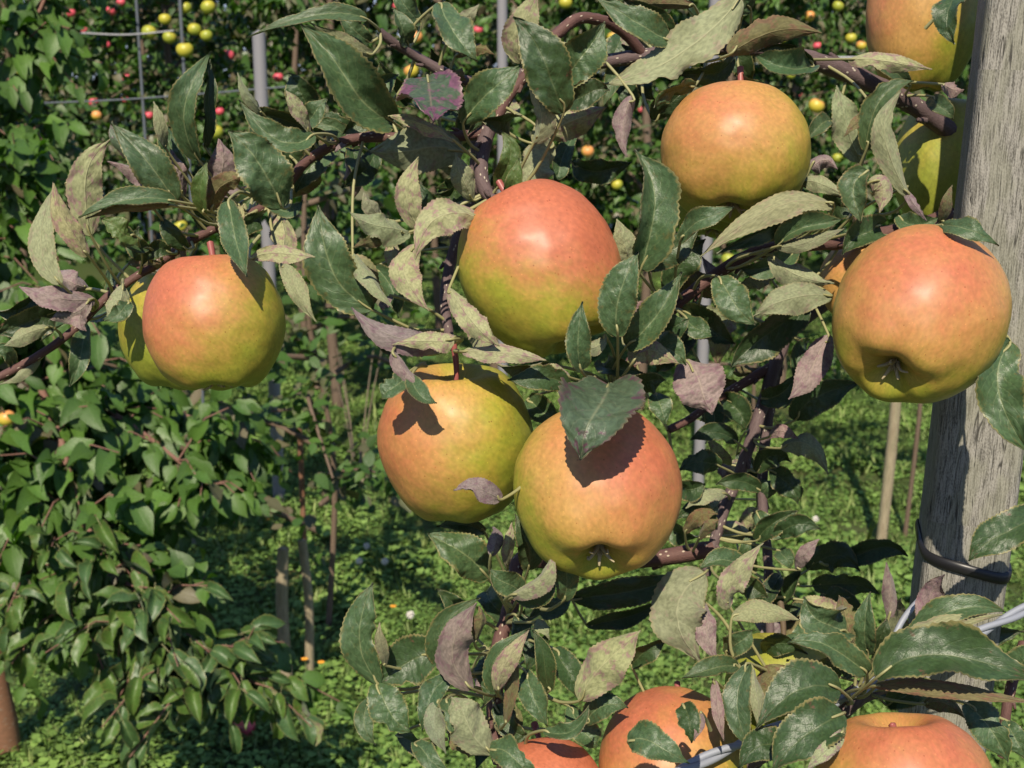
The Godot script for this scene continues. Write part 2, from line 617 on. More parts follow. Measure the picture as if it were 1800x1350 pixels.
# where the twigs of a tree run: points [place, direction] every few centimetres, and the limbs themselves
func grow(height_: float, spread: float, limb_count: int, r: RandomNumberGenerator, low := 0.35) -> Array:
	var limbs_ := []
	var spots := []
	for i in limb_count:
		var f := (i + 0.5) / limb_count
		var y := lerpf(low, 0.97, f) * height_
		var a := r.randf() * TAU
		var reach := spread * (1.1 - 0.55 * f) * r.randf_range(0.75, 1.15)
		var o := Vector3(cos(a), 0, sin(a))
		var p0 := Vector3(0, y, 0)
		var p1 := p0 + o * reach * 0.5 + Vector3(0, reach * r.randf_range(0.05, 0.35), 0)
		var p2 := p0 + o.rotated(Vector3.UP, r.randf_range(-0.3, 0.3)) * reach + Vector3(0, reach * r.randf_range(-0.35, 0.3), 0)
		var line := smooth([p0, p1, p2], 5)
		limbs_.append(line)
		for k in range(2, line.size()):
			for side in 3:
				var dir := Vector3(r.randf_range(-1, 1), r.randf_range(-0.7, 0.8), r.randf_range(-1, 1)).normalized()
				var len_ := spread * r.randf_range(0.12, 0.42)
				for q in 5:
					spots.append([line[k] + dir * len_ * (q + 0.3) / 5.0 + Vector3(0, -0.25 * len_ * pow(q / 5.0, 2.0), 0), dir])
	return [limbs_, spots]


func leaf_place(spot: Array, r: RandomNumberGenerator, size: float) -> Transform3D:
	var dir: Vector3 = spot[1]
	var out := (dir * 0.6 + Vector3(r.randf_range(-1, 1), r.randf_range(-0.9, 0.35), r.randf_range(-1, 1))).normalized()
	var up := (Vector3(r.randf_range(-0.7, 0.7), 1.0, r.randf_range(-0.3, 1.1)))
	var side := up.cross(out).normalized()
	var nrm := out.cross(side).normalized()
	var s := size * r.randf_range(0.65, 1.2)
	return Transform3D(Basis(side * s, nrm * s, out * s), spot[0] + Vector3(r.randf_range(-1, 1), r.randf_range(-1, 1), r.randf_range(-1, 1)) * size * 0.35)


func foliage(called: String, spots: Array, count: int, size: float, pale: float, fresh: float, r: RandomNumberGenerator, parent: Node) -> MultiMeshInstance3D:
	var mm := MultiMesh.new()
	mm.transform_format = MultiMesh.TRANSFORM_3D
	mm.use_colors = true
	mm.mesh = leaf_mesh_far[r.randi() % leaf_mesh_far.size()]
	mm.instance_count = count
	for i in count:
		mm.set_instance_transform(i, leaf_place(spots[r.randi() % spots.size()], r, size))
		mm.set_instance_color(i, leaf_tint(pale, fresh))
	var o := MultiMeshInstance3D.new()
	o.name = numbered(called) if parent == self else called
	o.multimesh = mm
	o.material_override = M.far_leaf
	parent.add_child(o, true)
	o.set_meta("kind", "stuff")
	return o


func far_tree(label: String, where: Vector3, tall: float, spread: float, leaves: int, size: float, pale: float, fresh: float, seed_: int, group := "", low := 0.3) -> Node3D:
	var r := RandomNumberGenerator.new()
	r.seed = seed_
	var t := thing("apple_tree", label, "tree", where, group)
	var g := grow(tall, spread, 13, r, low)
	var lean := Vector3(r.randf_range(-0.05, 0.05), 0, r.randf_range(-0.05, 0.05))
	piece("trunk", tube(smooth([Vector3(0, -0.1, 0), Vector3(0, tall * 0.35, 0) + lean, Vector3(0, tall * 0.7, 0) - lean * 0.5, Vector3(0, tall, 0)], 5), 0.028 if tall > 2.0 else 0.009, 0.010 if tall > 2.0 else 0.006, 8, 0.2, 8), t, [M.bark_far])
	for line in g[0]:
		piece("limb", tube(line, 0.009, 0.003, 6, 0.2, 10), t, [M.bark_far])
	foliage("crown", g[1], leaves, size, pale, fresh, r, t)
	return t


func make_far_orchard() -> void:
	for k in 4:
		leaf_mesh_far.append(far_leaf(0.12 + 0.22 * k, 0.2 + 0.25 * (k % 3), 0.5 + 0.4 * (k % 2), k * 1.7))
	var row_b := [
		[-2.55, "broad apple tree at the left end of the second row behind the upper wire"],
		[-1.62, "apple tree hung with the tight cluster of yellow apples by the dark uprights"],
		[-0.85, "apple tree between the yellow cluster and the tall grey pole left of centre"],
		[-0.10, "apple tree right behind the pale pole at the top centre"],
		[0.62, "apple tree behind the round orange apple right of the top centre"],
		[1.35, "apple tree seen under the arching purple branch near the post"],
		[2.15, "apple tree standing behind the wooden post in the second row"]]
	for i in row_b.size():
		far_tree(row_b[i][1], Vector3(row_b[i][0], 0, -5.7 - 0.15 * (i % 2)), 2.6, 0.58, 5200, 0.050, 0.28, 0.22, 100 + i, "", 0.28)
	var row_c := ["first", "second", "third", "fourth", "fifth", "sixth", "seventh", "eighth"]
	for i in 8:
		far_tree("apple tree with pink apples, %s from the left in the third row" % row_c[i], Vector3(-3.3 + 0.94 * i, 0, -8.1 + 0.2 * (i % 2)), 3.1, 0.66, 4600, 0.056, 0.30, 0.2, 200 + i, "trees of the third row")
	# beyond that the rows close up into one mass of leaves
	var r := RandomNumberGenerator.new()
	r.seed = 31
	var spots := []
	for i in 30000:
		spots.append([Vector3(r.randf_range(-8, 8), 0.1 + 5.0 * pow(r.randf(), 0.85), -11.0 - r.randf() * 3.0), Vector3(r.randf_range(-1, 1), r.randf_range(-1, 1), r.randf_range(-1, 1)).normalized()])
	var mass := foliage("foliage", spots, 90000, 0.145, 0.25, 0.1, r, self)
	tag(mass, "closed mass of leaves of the farthest orchard rows", "foliage", "", "stuff")


# ---------------------------------------------------------------- the tree at the left, a row behind

func make_left_tree() -> void:
	var r := RandomNumberGenerator.new()
	r.seed = 77
	var foot := on_ground(2, 1330)
	var t := thing("apple_tree", "leafy apple tree at the left with an orange-brown trunk and drooping branches", "tree", foot)
	piece("trunk", tube(smooth([Vector3(0.02, -0.1, 0), Vector3(0.0, 0.25, 0), Vector3(-0.06, 0.9, -0.05), Vector3(-0.05, 1.6, 0), Vector3(0, 2.5, 0)], 6), 0.036, 0.012, 10, 0.25, 8), t, [M.trunk_orange])
	var spots := []
	# the branch that droops across the picture, and its fellows
	var ways := [
		[[40, 620, 2.55], [95, 735, 2.35], [118, 820, 2.3], [140, 905, 2.28], [190, 985, 2.25], [215, 1040, 2.25], [255, 1095, 2.25], [330, 1155, 2.25], [425, 1195, 2.25]],
		[[-60, 700, 2.5], [30, 790, 2.35], [70, 900, 2.3], [60, 1020, 2.3]],
		[[-40, 620, 2.6], [130, 690, 2.5], [250, 760, 2.45], [360, 850, 2.45]],
		[[-20, 560, 2.7], [150, 640, 2.65], [300, 720, 2.6], [440, 770, 2.6]],
		[[-80, 850, 2.4], [40, 900, 2.35], [120, 1010, 2.3], [130, 1070, 2.3]],
		[[-90, 520, 2.6], [10, 420, 2.6], [40, 320, 2.6], [45, 220, 2.7]],
		[[-120, 420, 2.7], [-20, 200, 2.7], [60, 40, 2.75], [110, -80, 2.8]],
		[[-60, 600, 2.5], [50, 560, 2.4], [120, 520, 2.4]],
		[[-60, 640, 2.6], [120, 740, 2.5], [230, 850, 2.5], [260, 960, 2.5]],
		[[-60, 980, 2.5], [80, 1060, 2.45], [170, 1060, 2.45]]]
	for w in ways:
		var pts := []
		for p in w:
			pts.append(at(p[0], p[1], p[2]) - foot)
		var line := smooth(pts, 4)
		piece("branch", tube(line, 0.0082, 0.0036, 7, 0.25, 14), t, [M.bark_shoot])
		var shoots := ArrayMesh.new()
		for i in range(1, line.size(), 1):
			for side in 3:
				var dir := Vector3(r.randf_range(-1, 1), r.randf_range(-0.9, 0.6), r.randf_range(-0.7, 0.9)).normalized()
				var reach := r.randf_range(0.05, 0.20)
				var bow := [line[i], line[i] + dir * reach * 0.5 + Vector3(0, 0.01, 0), line[i] + dir * reach + Vector3(0, -reach * 0.22, 0)]
				add_tube(shoots, PackedVector3Array(bow), 0.0022, 0.0012, 5)
				var count := int(reach / 0.022) + 2
				for q in count:
					spots.append([(bow[0] as Vector3).lerp(bow[1], 2.0 * q / count) if q * 2 < count else (bow[1] as Vector3).lerp(bow[2], 2.0 * q / count - 1.0), dir])
		var sh := piece("shoots", joined(shoots), t, [M.bark_shoot])
		sh.set_meta("kind", "stuff")
	# the leaves that show largest are single; the rest is one mass
	var places := []
	for spot in spots:
		for twice in 1 + int(r.randf() < 0.35):
			var dir: Vector3 = spot[1]
			var out := (dir * 0.55 + Vector3(r.randf_range(-0.9, 0.9), r.randf_range(-1.5, 0.1), r.randf_range(-0.5, 0.9))).normalized()
			var up := Vector3(r.randf_range(-0.8, 0.7), 0.8, r.randf_range(-0.1, 1.25))
			var side := up.cross(out).normalized()
			var s := r.randf_range(0.038, 0.072)
			places.append(Transform3D(Basis(side * s, out.cross(side) * s, out * s), spot[0] + Vector3(r.randf_range(-1, 1), r.randf_range(-1, 1), r.randf_range(-1, 1)) * 0.012 + out * 0.012))
	places.sort_custom(func(a, b): return a.origin.z > b.origin.z)
	var looks := ["y", "g", "y", "y", "g", "y", "g", "g"]
	var shapes := []
	for k in 6:
		var p0 := Vector3(0, 0, 0)
		shapes.append(leaf_mesh(p0, Vector3(0, 0.06 - 0.02 * k, 0.5), Vector3(0.06 * (k % 3 - 1), -0.1 - 0.09 * k, 1.0), Vector3.UP, 0.48, 12.0 + 9.0 * (k % 4), 0.25 + 0.3 * (k % 3), 16, 6, 0.0, 50 + k, Vector3(0, 0.04, -0.3), 0.006, 0.0, Color(0.85, 1.3, 0.75)))
	for i in 300:
		var k := i % shapes.size()
		var look: String = looks[r.randi() % looks.size()]
		var under := "t" if r.randf() < 0.85 else "k"
		var shape: ArrayMesh = shapes[k]
		var o := MeshInstance3D.new()
		o.name = "leaf"
		o.mesh = shape
		o.transform = places[i]
		o.set_surface_override_material(0, M[look])
		o.set_surface_override_material(1, M[under])
		o.set_surface_override_material(2, M.stalk)
		t.add_child(o, true)
	var mm := MultiMesh.new()
	mm.transform_format = MultiMesh.TRANSFORM_3D
	mm.use_colors = true
	mm.mesh = far_leaf(0.42, 0.55, 1.5, 2.2)
	mm.instance_count = places.size() - 300
	for i in mm.instance_count:
		mm.set_instance_transform(i, places[i + 300])
		mm.set_instance_color(i, leaf_tint(0.05, 0.45))
	var rest := MultiMeshInstance3D.new()
	rest.name = "foliage"
	rest.multimesh = mm
	rest.material_override = M.far_leaf
	t.add_child(rest)
	rest.set_meta("kind", "stuff")


func make_stakes_and_wires() -> void:
	# the low trees of the nearer row that stand free
	far_tree("small sparse apple tree tied to a stake left of the centre grass", on_ground(540, 1190) + Vector3(0, 0, -0.3), 1.35, 0.42, 900, 0.048, 0.3, 0.2, 301, "", 0.18)
	far_tree("slender apple tree with a reddish trunk beside the pale stake left of the post", on_ground(1590, 930), 1.5, 0.34, 520, 0.045, 0.2, 0.3, 302, "", 0.45)
	far_tree("low bushy apple tree behind the left-hand apples", on_ground(330, 930), 1.05, 0.5, 900, 0.055, 0.2, 0.25, 303, "", 0.25)
	far_tree("low apple tree glimpsed behind the dark hanging twigs right of centre", on_ground(1330, 800), 1.0, 0.4, 600, 0.05, 0.2, 0.25, 305, "", 0.3)
	# grey poles
	var poles := [
		[455, 80, 482, 700, 4.4, 0.023, 1.69, "tall grey trellis pole left of centre, behind the left cluster of leaves"],
		[886, -60, 884, 300, 4.9, 0.020, 2.3, "pale grey trellis pole at the top centre"],
		[1240, 430, 1234, 905, 4.3, 0.0205, 2.0, "thin pale trellis pole below the reddish twig right of centre"]]
	for p in poles:
		var foot := on_ground(p[2], minf(p[3], 900.0)) if p[3] > 500 else Vector3(at(p[0], 600, p[4]).x, 0, at(p[0], 600, p[4]).z)
		foot = Vector3(at(p[2], 675, p[4]).x, 0, at(p[2], 675, p[4]).z)
		var o := piece("trellis_pole", tube(PackedVector3Array([Vector3(0, -0.1, 0), Vector3(0, 1, 0), Vector3(0, p[6], 0)]), p[5], p[5], 14), self, [M.tube_plastic])
		o.position = foot
		tag(o, p[7], "pole")
	var stakes := [
		[1546, 960, 0.019, 1.02, "pale wooden stake beside the small reddish trunk, left of the post", 0.02],
		[508, 1200, 0.0165, 0.36, "short weathered stake low down left of the centre grass", -0.01],
		[541, 1190, 0.0125, 0.37, "greenish-brown stick close to the right of the short weathered stake", 0.01],
		[538, 1040, 0.009, 0.52, "thin orange-brown cane rising above the short stakes", 0.0]]
	for s in stakes:
		var foot := on_ground(s[0], s[1])
		var o := piece("wooden_stake", tube(smooth([Vector3(0, -0.1, 0), Vector3(s[5], s[3] * 0.5, 0), Vector3(0, s[3], 0)], 5), s[2], s[2] * 0.9, 9, 0.12, 1.5), self, [M.trunk_orange if s[2] < 0.011 else M.stake])
		o.position = foot
		tag(o, s[4], "stake")
	for u in [[246, 20, 5.3, 0.0065, "dark bluish upright just left of the yellow apple cluster"], [322, 40, 5.3, 0.0075, "dark bluish upright running through the yellow apple cluster"]]:
		var top := at(u[0], 100, u[2])
		var o := piece("trellis_pole", tube(PackedVector3Array([Vector3(0, -0.1, 0), Vector3(0, 1, 0), Vector3(0, 2.3, 0)]), u[3], u[3], 10), self, [M.dark_wire])
		o.position = Vector3(top.x, 0, top.z)
		tag(o, u[4], "pole")
	# trellis wires of that row
	var wires := [
		[[-80, 186], [510, 152], 4.3, 0.0032, "lower trellis wire crossing from the left edge to the grey pole"],
		[[142, 58], [305, 54], 5.3, 0.0038, "short upper trellis wire beside the yellow apple cluster"],
		[[1400, 100], [1760, 92], 4.9, 0.0055, "trellis wire showing above the arching purple branch"]]
	for w in wires:
		var a := at(w[0][0], w[0][1], w[2])
		var b := at(w[1][0], w[1][1], w[2] - 0.15)
		var o := piece("trellis_wire", tube(smooth([Vector3.ZERO, (b - a) * 0.5 + Vector3(0, -0.012, 0), b - a], 6), w[3], w[3], 6), self, [M.metal if w[2] > 4.5 else M.dark_wire])
		o.position = a
		tag(o, w[4], "wire")


# ---------------------------------------------------------------- post, tie and cable

func make_post() -> void:
	var mid := at(1699, 900, 0.668)
	var wide := 0.0455
	var deep := 0.05
	var v := PackedVector3Array()
	var n := PackedVector3Array()
	var uv := PackedVector2Array()
	var ix := PackedInt32Array()
	var ring := []
	for k in 40:
		var a := TAU * (k + 0.5) / 40.0
		var p := Vector2(signf(cos(a)) * pow(absf(cos(a)), 0.28) * wide * 0.5, signf(sin(a)) * pow(absf(sin(a)), 0.28) * deep * 0.5)
		ring.append(p)
	var arc := PackedFloat32Array([0.0])
	for k in 40:
		arc.append(arc[k] + ring[k].distance_to(ring[(k + 1) % 40]))
	var rows := 90
	var low := -mid.y - 0.1
	var top := 0.75
	for j in rows + 1:
		var y := lerpf(low, top, float(j) / rows)
		for k in 41:
			var p: Vector2 = ring[k % 40]
			var q := 1.0 + 0.035 * noise.get_noise_3d(p.x * 60, y * 5.0, p.y * 60) + 0.02 * noise.get_noise_3d(p.x * 250, y * 12.0, p.y * 250)
			v.append(Vector3(p.x * q, y, p.y * q))
			var pa: Vector2 = ring[(k + 39) % 40]
			var pb: Vector2 = ring[(k + 1) % 40]
			n.append(Vector3(pb.y - pa.y, 0, -(pb.x - pa.x)).normalized())
			uv.append(Vector2(roundf(arc[40] / 0.09) * arc[k] / arc[40], -y * 4.2))
	for j in rows:
		for k in 40:
			var q := j * 41 + k
			ix.append_array([q, q + 1, q + 41, q + 1, q + 42, q + 41])
	var c := v.size()
	v.append(Vector3(0, top, 0))
	n.append(Vector3.UP)
	uv.append(Vector2(0.5, 0.5))
	for k in 40:
		ix.append_array([c, rows * 41 + k + 1, rows * 41 + k])
	var mesh := ArrayMesh.new()
	surface(mesh, v, n, uv, ix)
	var o := piece("wooden_post", mesh, self, [M.wood])
	o.position = mid
	o.rotation = Vector3(0, deg_to_rad(-14), deg_to_rad(-1.8))
	tag(o, "weathered grey wooden post with rounded edges at the right", "post")
	# a black rubber tie round post and trunk
	var belt := ArrayMesh.new()
	var pts := PackedVector3Array()
	for k in 97:
		var a := TAU * k / 96.0
		var p := Vector3(signf(cos(a)) * pow(absf(cos(a)), 0.34) * (wide * 0.5 + 0.0004), 0.0, signf(sin(a)) * pow(absf(sin(a)), 0.34) * (deep * 0.5 + 0.0006))
		if p.z < 0:
			p.z *= 1.12
		p.y = -0.0045 * (p.x / 0.02) - 0.003 * maxf(0.0, sin(a))
		pts.append(p.rotated(Vector3.UP, deg_to_rad(-14)))
	var bv := PackedVector3Array()
	var bn := PackedVector3Array()
	var bu := PackedVector2Array()
	var bx := PackedInt32Array()
	var section := [Vector2(0, -0.0033), Vector2(0.0009, -0.0030), Vector2(0.0013, -0.0020), Vector2(0.0017, 0.0), Vector2(0.0016, 0.0020), Vector2(0.0011, 0.0030), Vector2(0, 0.0033)]
	for k in pts.size():
		var away := Vector3(pts[k].x, 0, pts[k].z).normalized()
		for s in 7:
			bv.append(pts[k] + away * section[s].x + Vector3(0, section[s].y, 0))
			bn.append((away * (1.0 - 0.6 * absf(s - 3.0) / 3.0) + Vector3(0, (s - 3.0) / 3.0, 0)).normalized())
			bu.append(Vector2(k, s))
	for k in pts.size() - 1:
		for s in 6:
			var q := k * 7 + s
			bx.append_array([q, q + 7, q + 1, q + 1, q + 7, q + 8])
	surface(belt, bv, bn, bu, bx)
	var tie := piece("rubber_tie", belt, self, [M.rubber])
	var where := at(1665, 973, 0.668)
	tie.position = Vector3(mid.x - 0.0008, where.y + 0.001, mid.z)
	tag(tie, "black rubber tie slung round the wooden post", "tie")
	# two strands of galvanised wire twisted together, running past the post towards the viewer
	var a := at(1850, 1046, 0.645)
	var b := at(1190, 1356, 0.555)
	var t := thing("twisted_wire", "thick galvanised wire of two twisted strands crossing in front of the post", "wire", a)
	var axis := (b - a).normalized()
	var s1 := axis.cross(Vector3.UP).normalized()
	var s2 := axis.cross(s1)
	for k in 2:
		var line := PackedVector3Array()
		for i in 121:
			var f := i / 120.0
			var ang := f * TAU * 3.6 + PI * k
			line.append((b - a) * f + (s1 * cos(ang) + s2 * sin(ang)) * 0.0016 + Vector3(0, -0.003 * sin(f * PI), 0))
		piece("strand", tube(line, 0.00175, 0.00175, 10, 0.05, 60), t, [M.wire])
	var loose := smooth([at(1625, 1045, 0.63), at(1590, 1085, 0.622), at(1568, 1130, 0.617), at(1562, 1160, 0.612), at(1540, 1195, 0.608), at(1500, 1230, 0.60)], 8)
	var o2 := piece("tie_wire", tube(loose, 0.0016, 0.0016, 10, 0.05, 60), self, [M.wire])
	tag(o2, "single loose wire end bending from the post down to the twisted wire", "wire")


# ---------------------------------------------------------------- branches of the near tree

func make_near_tree() -> void:
	var foot := at(1745, 675, 0.745)
	foot.y = 0.0
	tree = thing("apple_tree", "near apple tree trained on the wooden post, its branches full of curled leaves", "tree", foot)
	var mid := at(1735, 675, 0.735) - foot
	piece("trunk", tube(smooth([Vector3(0, -0.05, 0), Vector3(0.005, 0.6, 0), Vector3(mid.x, mid.y, mid.z), Vector3(0.002, 2.0, 0)], 8), 0.016, 0.010, 10, 0.2), tree, [M.bark])
	bough([[1745, 290, 0.73], [1680, 240, 0.70], [1620, 195, 0.685], [1560, 160, 0.67], [1490, 128, 0.66], [1425, 105, 0.65], [1350, 88, 0.65], [1290, 82, 0.65], [1200, 88, 0.655], [1130, 98, 0.66], [1040, 112, 0.66], [960, 128, 0.66], [880, 134, 0.655], [830, 143, 0.65], [790, 132, 0.645], [730, 98, 0.64], [690, 74, 0.63], [668, 55, 0.625]], 0.0060, 0.0022, "bark")
	bough([[1130, 96, 0.66], [1100, 60, 0.65], [1065, 38, 0.64], [1020, 32, 0.63], [985, 55, 0.625], [960, 82, 0.625], [930, 125, 0.63], [895, 168, 0.63], [858, 226, 0.625], [800, 240, 0.625], [730, 242, 0.63], [640, 242, 0.635], [580, 258, 0.64], [535, 288, 0.645], [500, 330, 0.65], [455, 368, 0.655], [400, 392, 0.66], [350, 415, 0.662], [310, 440, 0.662], [270, 468, 0.66], [230, 492, 0.655], [180, 530, 0.65], [130, 580, 0.645], [60, 630, 0.64], [-20, 672, 0.635]], 0.0032, 0.0022, "bark_red")
	bough([[858, 228, 0.625], [848, 268, 0.62], [846, 305, 0.615], [855, 338, 0.61], [880, 364, 0.607]], 0.0042, 0.0034, "bark")
	bough([[840, 215, 0.66], [836, 300, 0.668], [818, 380, 0.668], [792, 460, 0.665], [782, 530, 0.655], [788, 580, 0.645], [793, 612, 0.635]], 0.0040, 0.0024, "bark")
	bough([[1745, 330, 0.73], [1660, 380, 0.70], [1580, 405, 0.68], [1480, 425, 0.67], [1400, 430, 0.66], [1320, 448, 0.655], [1255, 485, 0.65], [1200, 527, 0.645], [1150, 580, 0.645], [1105, 640, 0.64], [1078, 680, 0.625]], 0.0050, 0.0025, "bark_red")
	bough([[1745, 480, 0.745], [1600, 500, 0.74], [1480, 520, 0.73], [1395, 575, 0.715], [1368, 625, 0.71], [1345, 700, 0.705], [1322, 770, 0.70], [1298, 835, 0.70], [1272, 900, 0.695], [1252, 965, 0.69], [1240, 1010, 0.69]], 0.0048, 0.0030, "bark")
	bough([[1368, 625, 0.71], [1352, 720, 0.715], [1342, 800, 0.715], [1340, 880, 0.715], [1348, 960, 0.71], [1352, 1050, 0.705], [1354, 1120, 0.70]], 0.0036, 0.0024, "bark")
	bough([[1355, 645, 0.71], [1310, 672, 0.705], [1255, 705, 0.695], [1215, 735, 0.685], [1175, 756, 0.675]], 0.0030, 0.0022, "bark_red")
	bough([[1252, 965, 0.69], [1120, 985, 0.69], [1000, 990, 0.685], [915, 985, 0.675], [903, 1040, 0.66], [893, 1080, 0.65], [878, 1130, 0.645], [872, 1200, 0.64], [868, 1290, 0.635], [880, 1340, 0.63]], 0.0048, 0.0040, "bark_red")
	bough([[1745, 1120, 0.745], [1650, 1160, 0.70], [1580, 1190, 0.645], [1515, 1215, 0.605], [1470, 1250, 0.60], [1380, 1300, 0.60], [1250, 1370, 0.60]], 0.0060, 0.0050, "bark")
	bough([[1800, 1130, 0.66], [1785, 1180, 0.655], [1770, 1240, 0.65], [1762, 1330, 0.65]], 0.0030, 0.0026, "bark_red")


func bough(p: Array, r0: float, r1: float, look: String) -> Node3D:
	var pts := []
	for q in p:
		pts.append(at(q[0], q[1], q[2]) - tree.position)
	var line := smooth(pts, 6)
	var o := piece("branch", tube(line, r0, r1, 11, 0.22, 6), tree, [M[look]])
	limbs.append([line, o])
	# short spurs and bud scars
	var spurs := ArrayMesh.new()
	for i in range(4, line.size() - 2, 7):
		var t := (line[i + 1] - line[i]).normalized()
		var o2 := t.cross(Vector3(rng.randf_range(-1, 1), rng.randf_range(-1, 1), rng.randf_range(-1, 1))).normalized()
		var r := lerpf(r0, r1, float(i) / line.size())
		add_tube(spurs, PackedVector3Array([line[i], line[i] + (o2 + t * 0.5) * r * 1.1, line[i] + (o2 * 1.2 + t * 1.2) * r * 1.3]), r * 0.55, r * 0.25, 6)
	if spurs.get_surface_count():
		var s := piece("spurs", joined(spurs), o, [M[look]])
		s.set_meta("kind", "stuff")
	return o


# ---------------------------------------------------------------- leaves

# A leaf blade of two skins (upper side, under side) and its stalk. The midrib runs from base through mid to tip.
func leaf_mesh(base: Vector3, mid: Vector3, tip: Vector3, facing: Vector3, width: float, fold: float, curl: float, along: int, across: int, twist: float, seed_: int, stalk := Vector3.INF, thick := 0.0, chew := 0.0, tint := Color.WHITE) -> ArrayMesh:
	var r := RandomNumberGenerator.new()
	r.seed = seed_ * 7919 + 13
	var ctrl := mid * 2.0 - (base + tip) * 0.5
	var ripple := r.randf_range(0.05, 0.17)
	var sway := r.randf_range(-0.05, 0.05)
	var freq := r.randf_range(9.0, 15.0)
	var phase := r.randf() * TAU
	var chew_at := r.randf_range(0.3, 0.7)
	var chew_side := 1.0 if r.randf() < 0.5 else -1.0
	var broad := r.randf_range(0.78, 0.92)
	var p := PackedVector3Array()
	var uv := PackedVector2Array()
	var c := PackedColorArray()
	var w := across + 1
	var fa := deg_to_rad(fold)
	for i in along + 1:
		var v := float(i) / along
		var m := base.lerp(ctrl, v).lerp(ctrl.lerp(tip, v), v)
		var t := ((ctrl - base).lerp(tip - ctrl, v)).normalized()
		var n := (facing - t * facing.dot(t)).normalized()
		if n.length_squared() < 0.5:
			n = t.cross(Vector3(0.6, 0.5, 0.3)).normalized()
		n = n.rotated(t, deg_to_rad(twist) * (v - 0.4))
		var b := t.cross(n)
		var f := pow(maxf(sin(PI * pow(v, broad)), 0.0), lerpf(0.55, 1.15, v))
		var half := width * 0.5 * maxf(f, 0.012)
		for j in w:
			var s := float(j) / across * 2.0 - 1.0
			var a := absf(s)
			var h := half
			if a > 0.99 and v > 0.06 and v < 0.97:
				h *= 1.0 + 0.032 * (1.0 if i % 2 else -1.0) + 0.05 * noise.get_noise_2d(v * 14.0 + seed_, s)
			if chew > 0.0 and signf(s) == chew_side:
				var bite := exp(-pow((v - chew_at) / 0.09, 2.0)) + 0.7 * exp(-pow((v - chew_at - 0.17) / 0.05, 2.0))
				h *= 1.0 - chew * bite * a
			var rel := h * a
			var lift := sin(fa) * rel + curl * width * a * a * f * 0.5
			lift += ripple * width * a * a * sin(v * freq + phase + (1.3 if s > 0.0 else 0.0)) * f
			lift += 0.05 * width * noise.get_noise_2d(v * 5.0 + seed_ * 3.1, s * 2.2)
			p.append(m + b * (signf(s) * rel * cos(fa) + sway * width * sin(v * TAU) * 1.5) + n * lift)
			uv.append(Vector2(s * 0.5 + 0.5, v))
			c.append(tint)
	var nn := PackedVector3Array()
	for i in along + 1:
		for j in w:
			var du := p[i * w + mini(j + 1, across)] - p[i * w + maxi(j - 1, 0)]
			var dv := p[mini(i + 1, along) * w + j] - p[maxi(i - 1, 0) * w + j]
			var q := dv.cross(du)
			nn.append(q.normalized() if q.length_squared() > 1e-16 else Vector3.UP)
	# keep normals on the side that the upper skin faces
	var t0 := (tip - base).normalized()
	var middle := (along / 2) * w + across / 2
	var want := facing - t0 * facing.dot(t0)
	var turned := nn[middle].dot(want) < 0.0
	var th := thick if thick > 0.0 else 0.00032
	var back := PackedVector3Array()
	var nb := PackedVector3Array()
	for i in p.size():
		if turned:
			nn[i] = -nn[i]
		nb.append(-nn[i])
		back.append(p[i] - nn[i] * th)
	var ix := PackedInt32Array()
	var ib := PackedInt32Array()
	for i in along:
		for j in across:
			var q := i * w + j
			var one := [q, q + 1, q + w, q + 1, q + w + 1, q + w]
			var two := [q, q + w, q + 1, q + 1, q + w, q + w + 1]
			ix.append_array(two if turned else one)
			ib.append_array(one if turned else two)
	var mesh := ArrayMesh.new()
	surface(mesh, p, nn, uv, ix, c)
	surface(mesh, back, nb, uv, ib, c)
	if stalk != Vector3.INF:
		var d0 := (ctrl - base).normalized()
		var gap := base.distance_to(stalk)
		var rr := maxf(width * 0.018, 0.0008)
		add_tube(mesh, smooth([base + d0 * width * 0.35 - want.normalized() * th, base, base.lerp(stalk, 0.5) - d0 * gap * 0.12, stalk], 4), rr * 0.7, rr * 1.25, 6)
	return mesh


var leaf_count := 0

